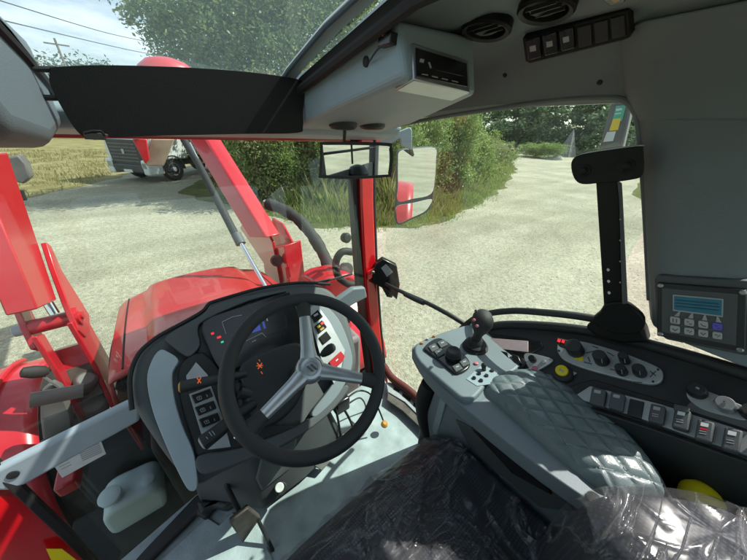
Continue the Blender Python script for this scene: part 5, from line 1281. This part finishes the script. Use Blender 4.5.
# low stones at track side
for i, (px, py) in enumerate(((553,147),(560,148))):
    p = G_(px, 152); r_ = ray(px,150); az = math.atan2(r_.x, r_.y); q = V((48*math.sin(az), 48*math.cos(az), G))
    me = bpy.data.meshes.new('stone'); bm = bmesh.new(); bmesh.ops.create_icosphere(bm, subdivisions=2, radius=.6+.2*i)
    for v_ in bm.verts: v_.co = v_.co*(1+.25*noise.noise(v_.co*2+V((i,0,0)))); v_.co.z *= .6
    bm.to_mesh(me); bm.free(); o = link('boulder', me, 'stone_grey'); o.location = q; o['_p'] = 1
    tag(o, ('smaller' if i == 0 else 'larger')+' pale boulder lying by the pointed heap', 'boulder')
# loose stones in the yard (stuff)
n = 5200; vs = []; fs = []
ic = [V(v) for v in ((0,0,1),(1,0,0),(0,1,0),(-1,0,0),(0,-1,0),(0,0,-.6))]; icf = [(0,1,2),(0,2,3),(0,3,4),(0,4,1),(5,2,1),(5,3,2),(5,4,3),(5,1,4)]
for i in range(n):
    r_ = random.random()**.6; dist = 1.6+16*r_; az = R(random.uniform(-30,95)); x, y = dist*math.sin(az), dist*math.cos(az)
    if inside(V1, x, y): continue
    s = random.uniform(.006,.017)*(1+.02*dist); k = len(vs); rot = Matrix.Rotation(random.uniform(0,6),3,'Z'); sxx, syy = random.uniform(.7,1.4), random.uniform(.7,1.3)
    vs += [rot @ V((v.x*s*sxx, v.y*s*syy, v.z*s*.6))+V((x,y,G+.004)) for v in ic]; fs += [tuple(a+k for a in q) for q in icf]
o = MB(); o.v = vs; o.f = fs; o = o.build('loose_stones', 'stone_grey', smooth=False); tag(o, 'loose pale stones scattered over the gravel yard', None, None, 'stuff')

# ---- utility pole and lines
pp = P(57, 45, y=62); pole = empty('utility_pole', 'wooden utility pole with crossarm on the left horizon', 'utility pole')
top = pp.z+.3
MB().tube([(pp.x,pp.y,G),(pp.x,pp.y,top+.4)], [.17,.12], 10).build('pole', 'wood_pole', pole)
MB().box((pp.x-1.2,pp.y-.06,top-.3),(pp.x+1.2,pp.y+.06,top-.15)).build('crossarm', 'wood_pole', pole)
wl = P(-30,-3,y=30); 
for i, (a_, b_, lb) in enumerate((((-40,-12),(150,42),'upper overhead power line crossing the sky'),((-40,10),(190,60),'lower overhead power line crossing the sky'))):
    A, B = P(*a_, y=26), P(*b_, y=60); m_ = A.lerp(B,.5)+V((0,0,-.25))
    tag(MB().tube(spline([A,m_,B],8), .03, 6).build('power_line', 'wire'), lb, 'power line')

# ---- truck
tk = empty('truck', 'white truck with dark grille parked on the left beyond the hood', 'truck')
fwd = V((-.80,-.60,0)); lft = V((-.60,.80,0)); c0t = V((.10,16.6,G))
# local frame: origin at near front corner on ground, a=backward, b=across
def tkp(a, b_, z): return c0t-fwd*a+lft*b_+V((0,0,z))
def tbox(name, a0_, a1_, b0_, b1_, z0, z1, m, bev=.05, par=tk, slope=0):
    q = [tkp(a0_,b0_,z0),tkp(a1_,b0_,z0),tkp(a1_,b1_,z0),tkp(a0_,b1_,z0),tkp(a0_+slope,b0_,z1),tkp(a1_,b0_,z1),tkp(a1_,b1_,z1),tkp(a0_+slope,b1_,z1)]
    return MB().add(q, [(0,1,2,3),(7,6,5,4),(0,4,5,1),(1,5,6,2),(2,6,7,3),(3,7,4,0)]).build(name, m, par, bev, 3)
cab = tbox('cab', 0, 2.1, .0, 2.45, .95, 2.9, 'truck_white', .08, slope=.12)
tbox('bumper', -.12, .6, .34, 2.12, .42, .80, 'truck_dark', .07)
for b0_, b1_ in ((-.02,.36),(2.10,2.47)): tbox('bumper_corner', -.14, .62, b0_, b1_, .36, 1.0, 'truck_white', .07)
gr_ = tbox('grille', -.05, .05, .30, 2.15, .78, 1.80, 'truck_dark', .03)
for z_ in (.90,1.04,1.18,1.32,1.46,1.60): tbox('grille_slat', -.075, -.045, .46, 2.02, z_, z_+.05, 'grey_iron', .008, gr_)
tbox('badge', -.085, -.06, 1.18, 1.32, 1.22, 1.42, 'silver', .01, gr_)
tbox('licence_plate', -.15, -.12, 1.0, 1.5, .45, .57, 'label_white', .004)
for b0_ in (.04, 2.09): tbox('headlight', -.14, -.02, b0_, b0_+.32, .62, .9, 'silver', .03)
tbox('windscreen', -.0+.07, .14, .15, 2.3, 1.85, 2.75, 'glass_dark', .03, slope=.1)
tbox('chassis', 1.0, 7.5, .7, 1.7, .6, .95, 'truck_dark', .03)
tbox('tipper_body', 2.4, 7.3, 0, 2.45, 1.1, 2.6, 'grey_iron', .05)
tbox('side_window', .55,1.5,-.012,.0,1.9,2.6,'glass_dark',.004)
tbox('step', .75, 1.0, -.04,.2,.45,.60,'truck_dark',.02)
for a_ in (1.15, 4.8, 6.1):
    for b_, sgn in ((.0,1),(2.45,-1)):
        o = tkp(a_, b_, .53); w = MB().lathe(o, lft*sgn, [(.28,.02),(.47,.0),(.52,.05),(.53,.15),(.52,.26),(.47,.30)], 32).build('wheel', 'tyre', tk)
        MB().lathe(o+lft*sgn*.01, lft*sgn, [(.06,-.05),(.10,-.04),(.11,.02),(.24,.03),(.28,.0),(.29,.03)], 28).build('rim', 'plate_silver', w)
# arch
for q in (1.15,):
    v, f = grid(lambda u, w_: tkp(q+.63*math.cos(R(180*w_)), -.02+.3*u, .50+.66*math.sin(R(180*w_))), 3, 17)
    thicken(MB().add(v, f).build('wheel_arch', 'truck_dark', tk), .04)

# ================================================================== finalise: lift everything, put origins at bases
bpy.context.view_layer.update()
for o in [o for o in col.objects if o.parent is None]:
    if o.get('_p'): o.location.z += H; continue
    kids = list(o.children_recursive)
    lo = V((1e9,)*3); hi = -lo
    for m_ in ([o] if o.type == 'MESH' else [])+[k for k in kids if k.type == 'MESH']:
        for v_ in m_.data.vertices:
            for i in range(3): lo[i] = min(lo[i], v_.co[i]); hi[i] = max(hi[i], v_.co[i])
    base = V(((lo.x+hi.x)/2, (lo.y+hi.y)/2, lo.z)) if o.get('kind') != 'structure' else V((0,0,0))
    if o.type == 'MESH': o.data.transform(Matrix.Translation(-base))
    o.location = base+V((0,0,H))
    for c in o.children: c.location = c.location-base
for o in col.objects:
    if '_p' in o: del o['_p']

# ================================================================== camera, light, sky
cam = bpy.data.cameras.new('camera'); co = bpy.data.objects.new('camera', cam); col.objects.link(co); sc.camera = co
cam.sensor_width = 36; cam.lens = 36*F/747; cam.clip_start = .02; cam.clip_end = 3000
co.matrix_world = Matrix(((rt.x,up.x,-fw.x,0),(rt.y,up.y,-fw.y,0),(rt.z,up.z,-fw.z,H),(0,0,0,1)))
SUN_AZ, SUN_EL = 106, 50        # azimuth from forward (+Y) toward the right (+X)
sd = V((math.sin(R(SUN_AZ))*math.cos(R(SUN_EL)), math.cos(R(SUN_AZ))*math.cos(R(SUN_EL)), math.sin(R(SUN_EL))))
su = bpy.data.lights.new('sun', 'SUN'); su.energy = 4.6; su.angle = R(.53); su.color = (1,.955,.88)
so = bpy.data.objects.new('sun', su); col.objects.link(so); so.rotation_euler = sd.to_track_quat('Z', 'Y').to_euler()
w = bpy.data.worlds.new('World'); sc.world = w; w.use_nodes = True; nt = w.node_tree; nt.nodes.clear(); L = nt.links.new
out = nt.nodes.new('ShaderNodeOutputWorld'); bg = nt.nodes.new('ShaderNodeBackground'); sky = nt.nodes.new('ShaderNodeTexSky')
sky.sky_type = 'NISHITA'; sky.sun_disc = False; sky.sun_elevation = R(SUN_EL); sky.sun_rotation = R(SUN_AZ); sky.air_density = 1.2; sky.dust_density = 2.0
tc = nt.nodes.new('ShaderNodeTexCoord'); mp = nt.nodes.new('ShaderNodeMapping'); mp.inputs['Scale'].default_value = (1,1,3.5); L(tc.outputs['Generated'], mp.inputs[0])
n = nt.nodes.new('ShaderNodeTexNoise'); n.inputs['Scale'].default_value = 2.6; n.inputs['Detail'].default_value = 9; n.inputs['Roughness'].default_value = .6; L(mp.outputs[0], n.inputs['Vector'])
cr = nt.nodes.new('ShaderNodeMapRange'); cr.inputs[1].default_value = .40; cr.inputs[2].default_value = .68; L(n.outputs['Fac'], cr.inputs[0])
mx = nt.nodes.new('ShaderNodeMix'); mx.data_type = 'RGBA'; mx.inputs[7].default_value = (7.5,8.0,8.6,1); L(cr.outputs[0], mx.inputs[0]); L(sky.outputs[0], mx.inputs[6]); L(mx.outputs[2], bg.inputs[0])
bg.inputs['Strength'].default_value = .12; L(bg.outputs[0], out.inputs[0])
sc.view_settings.view_transform = 'Standard'; sc.view_settings.look = 'None'; sc.view_settings.exposure = .62; sc.view_settings.gamma = 1; sc.view_settings.use_curve_mapping = False
sc.render.engine = 'CYCLES'; sc.cycles.max_bounces = 8; sc.cycles.transparent_max_bounces = 24; sc.cycles.caustics_reflective = False; sc.cycles.caustics_refractive = False
sc.cycles.use_denoising = True
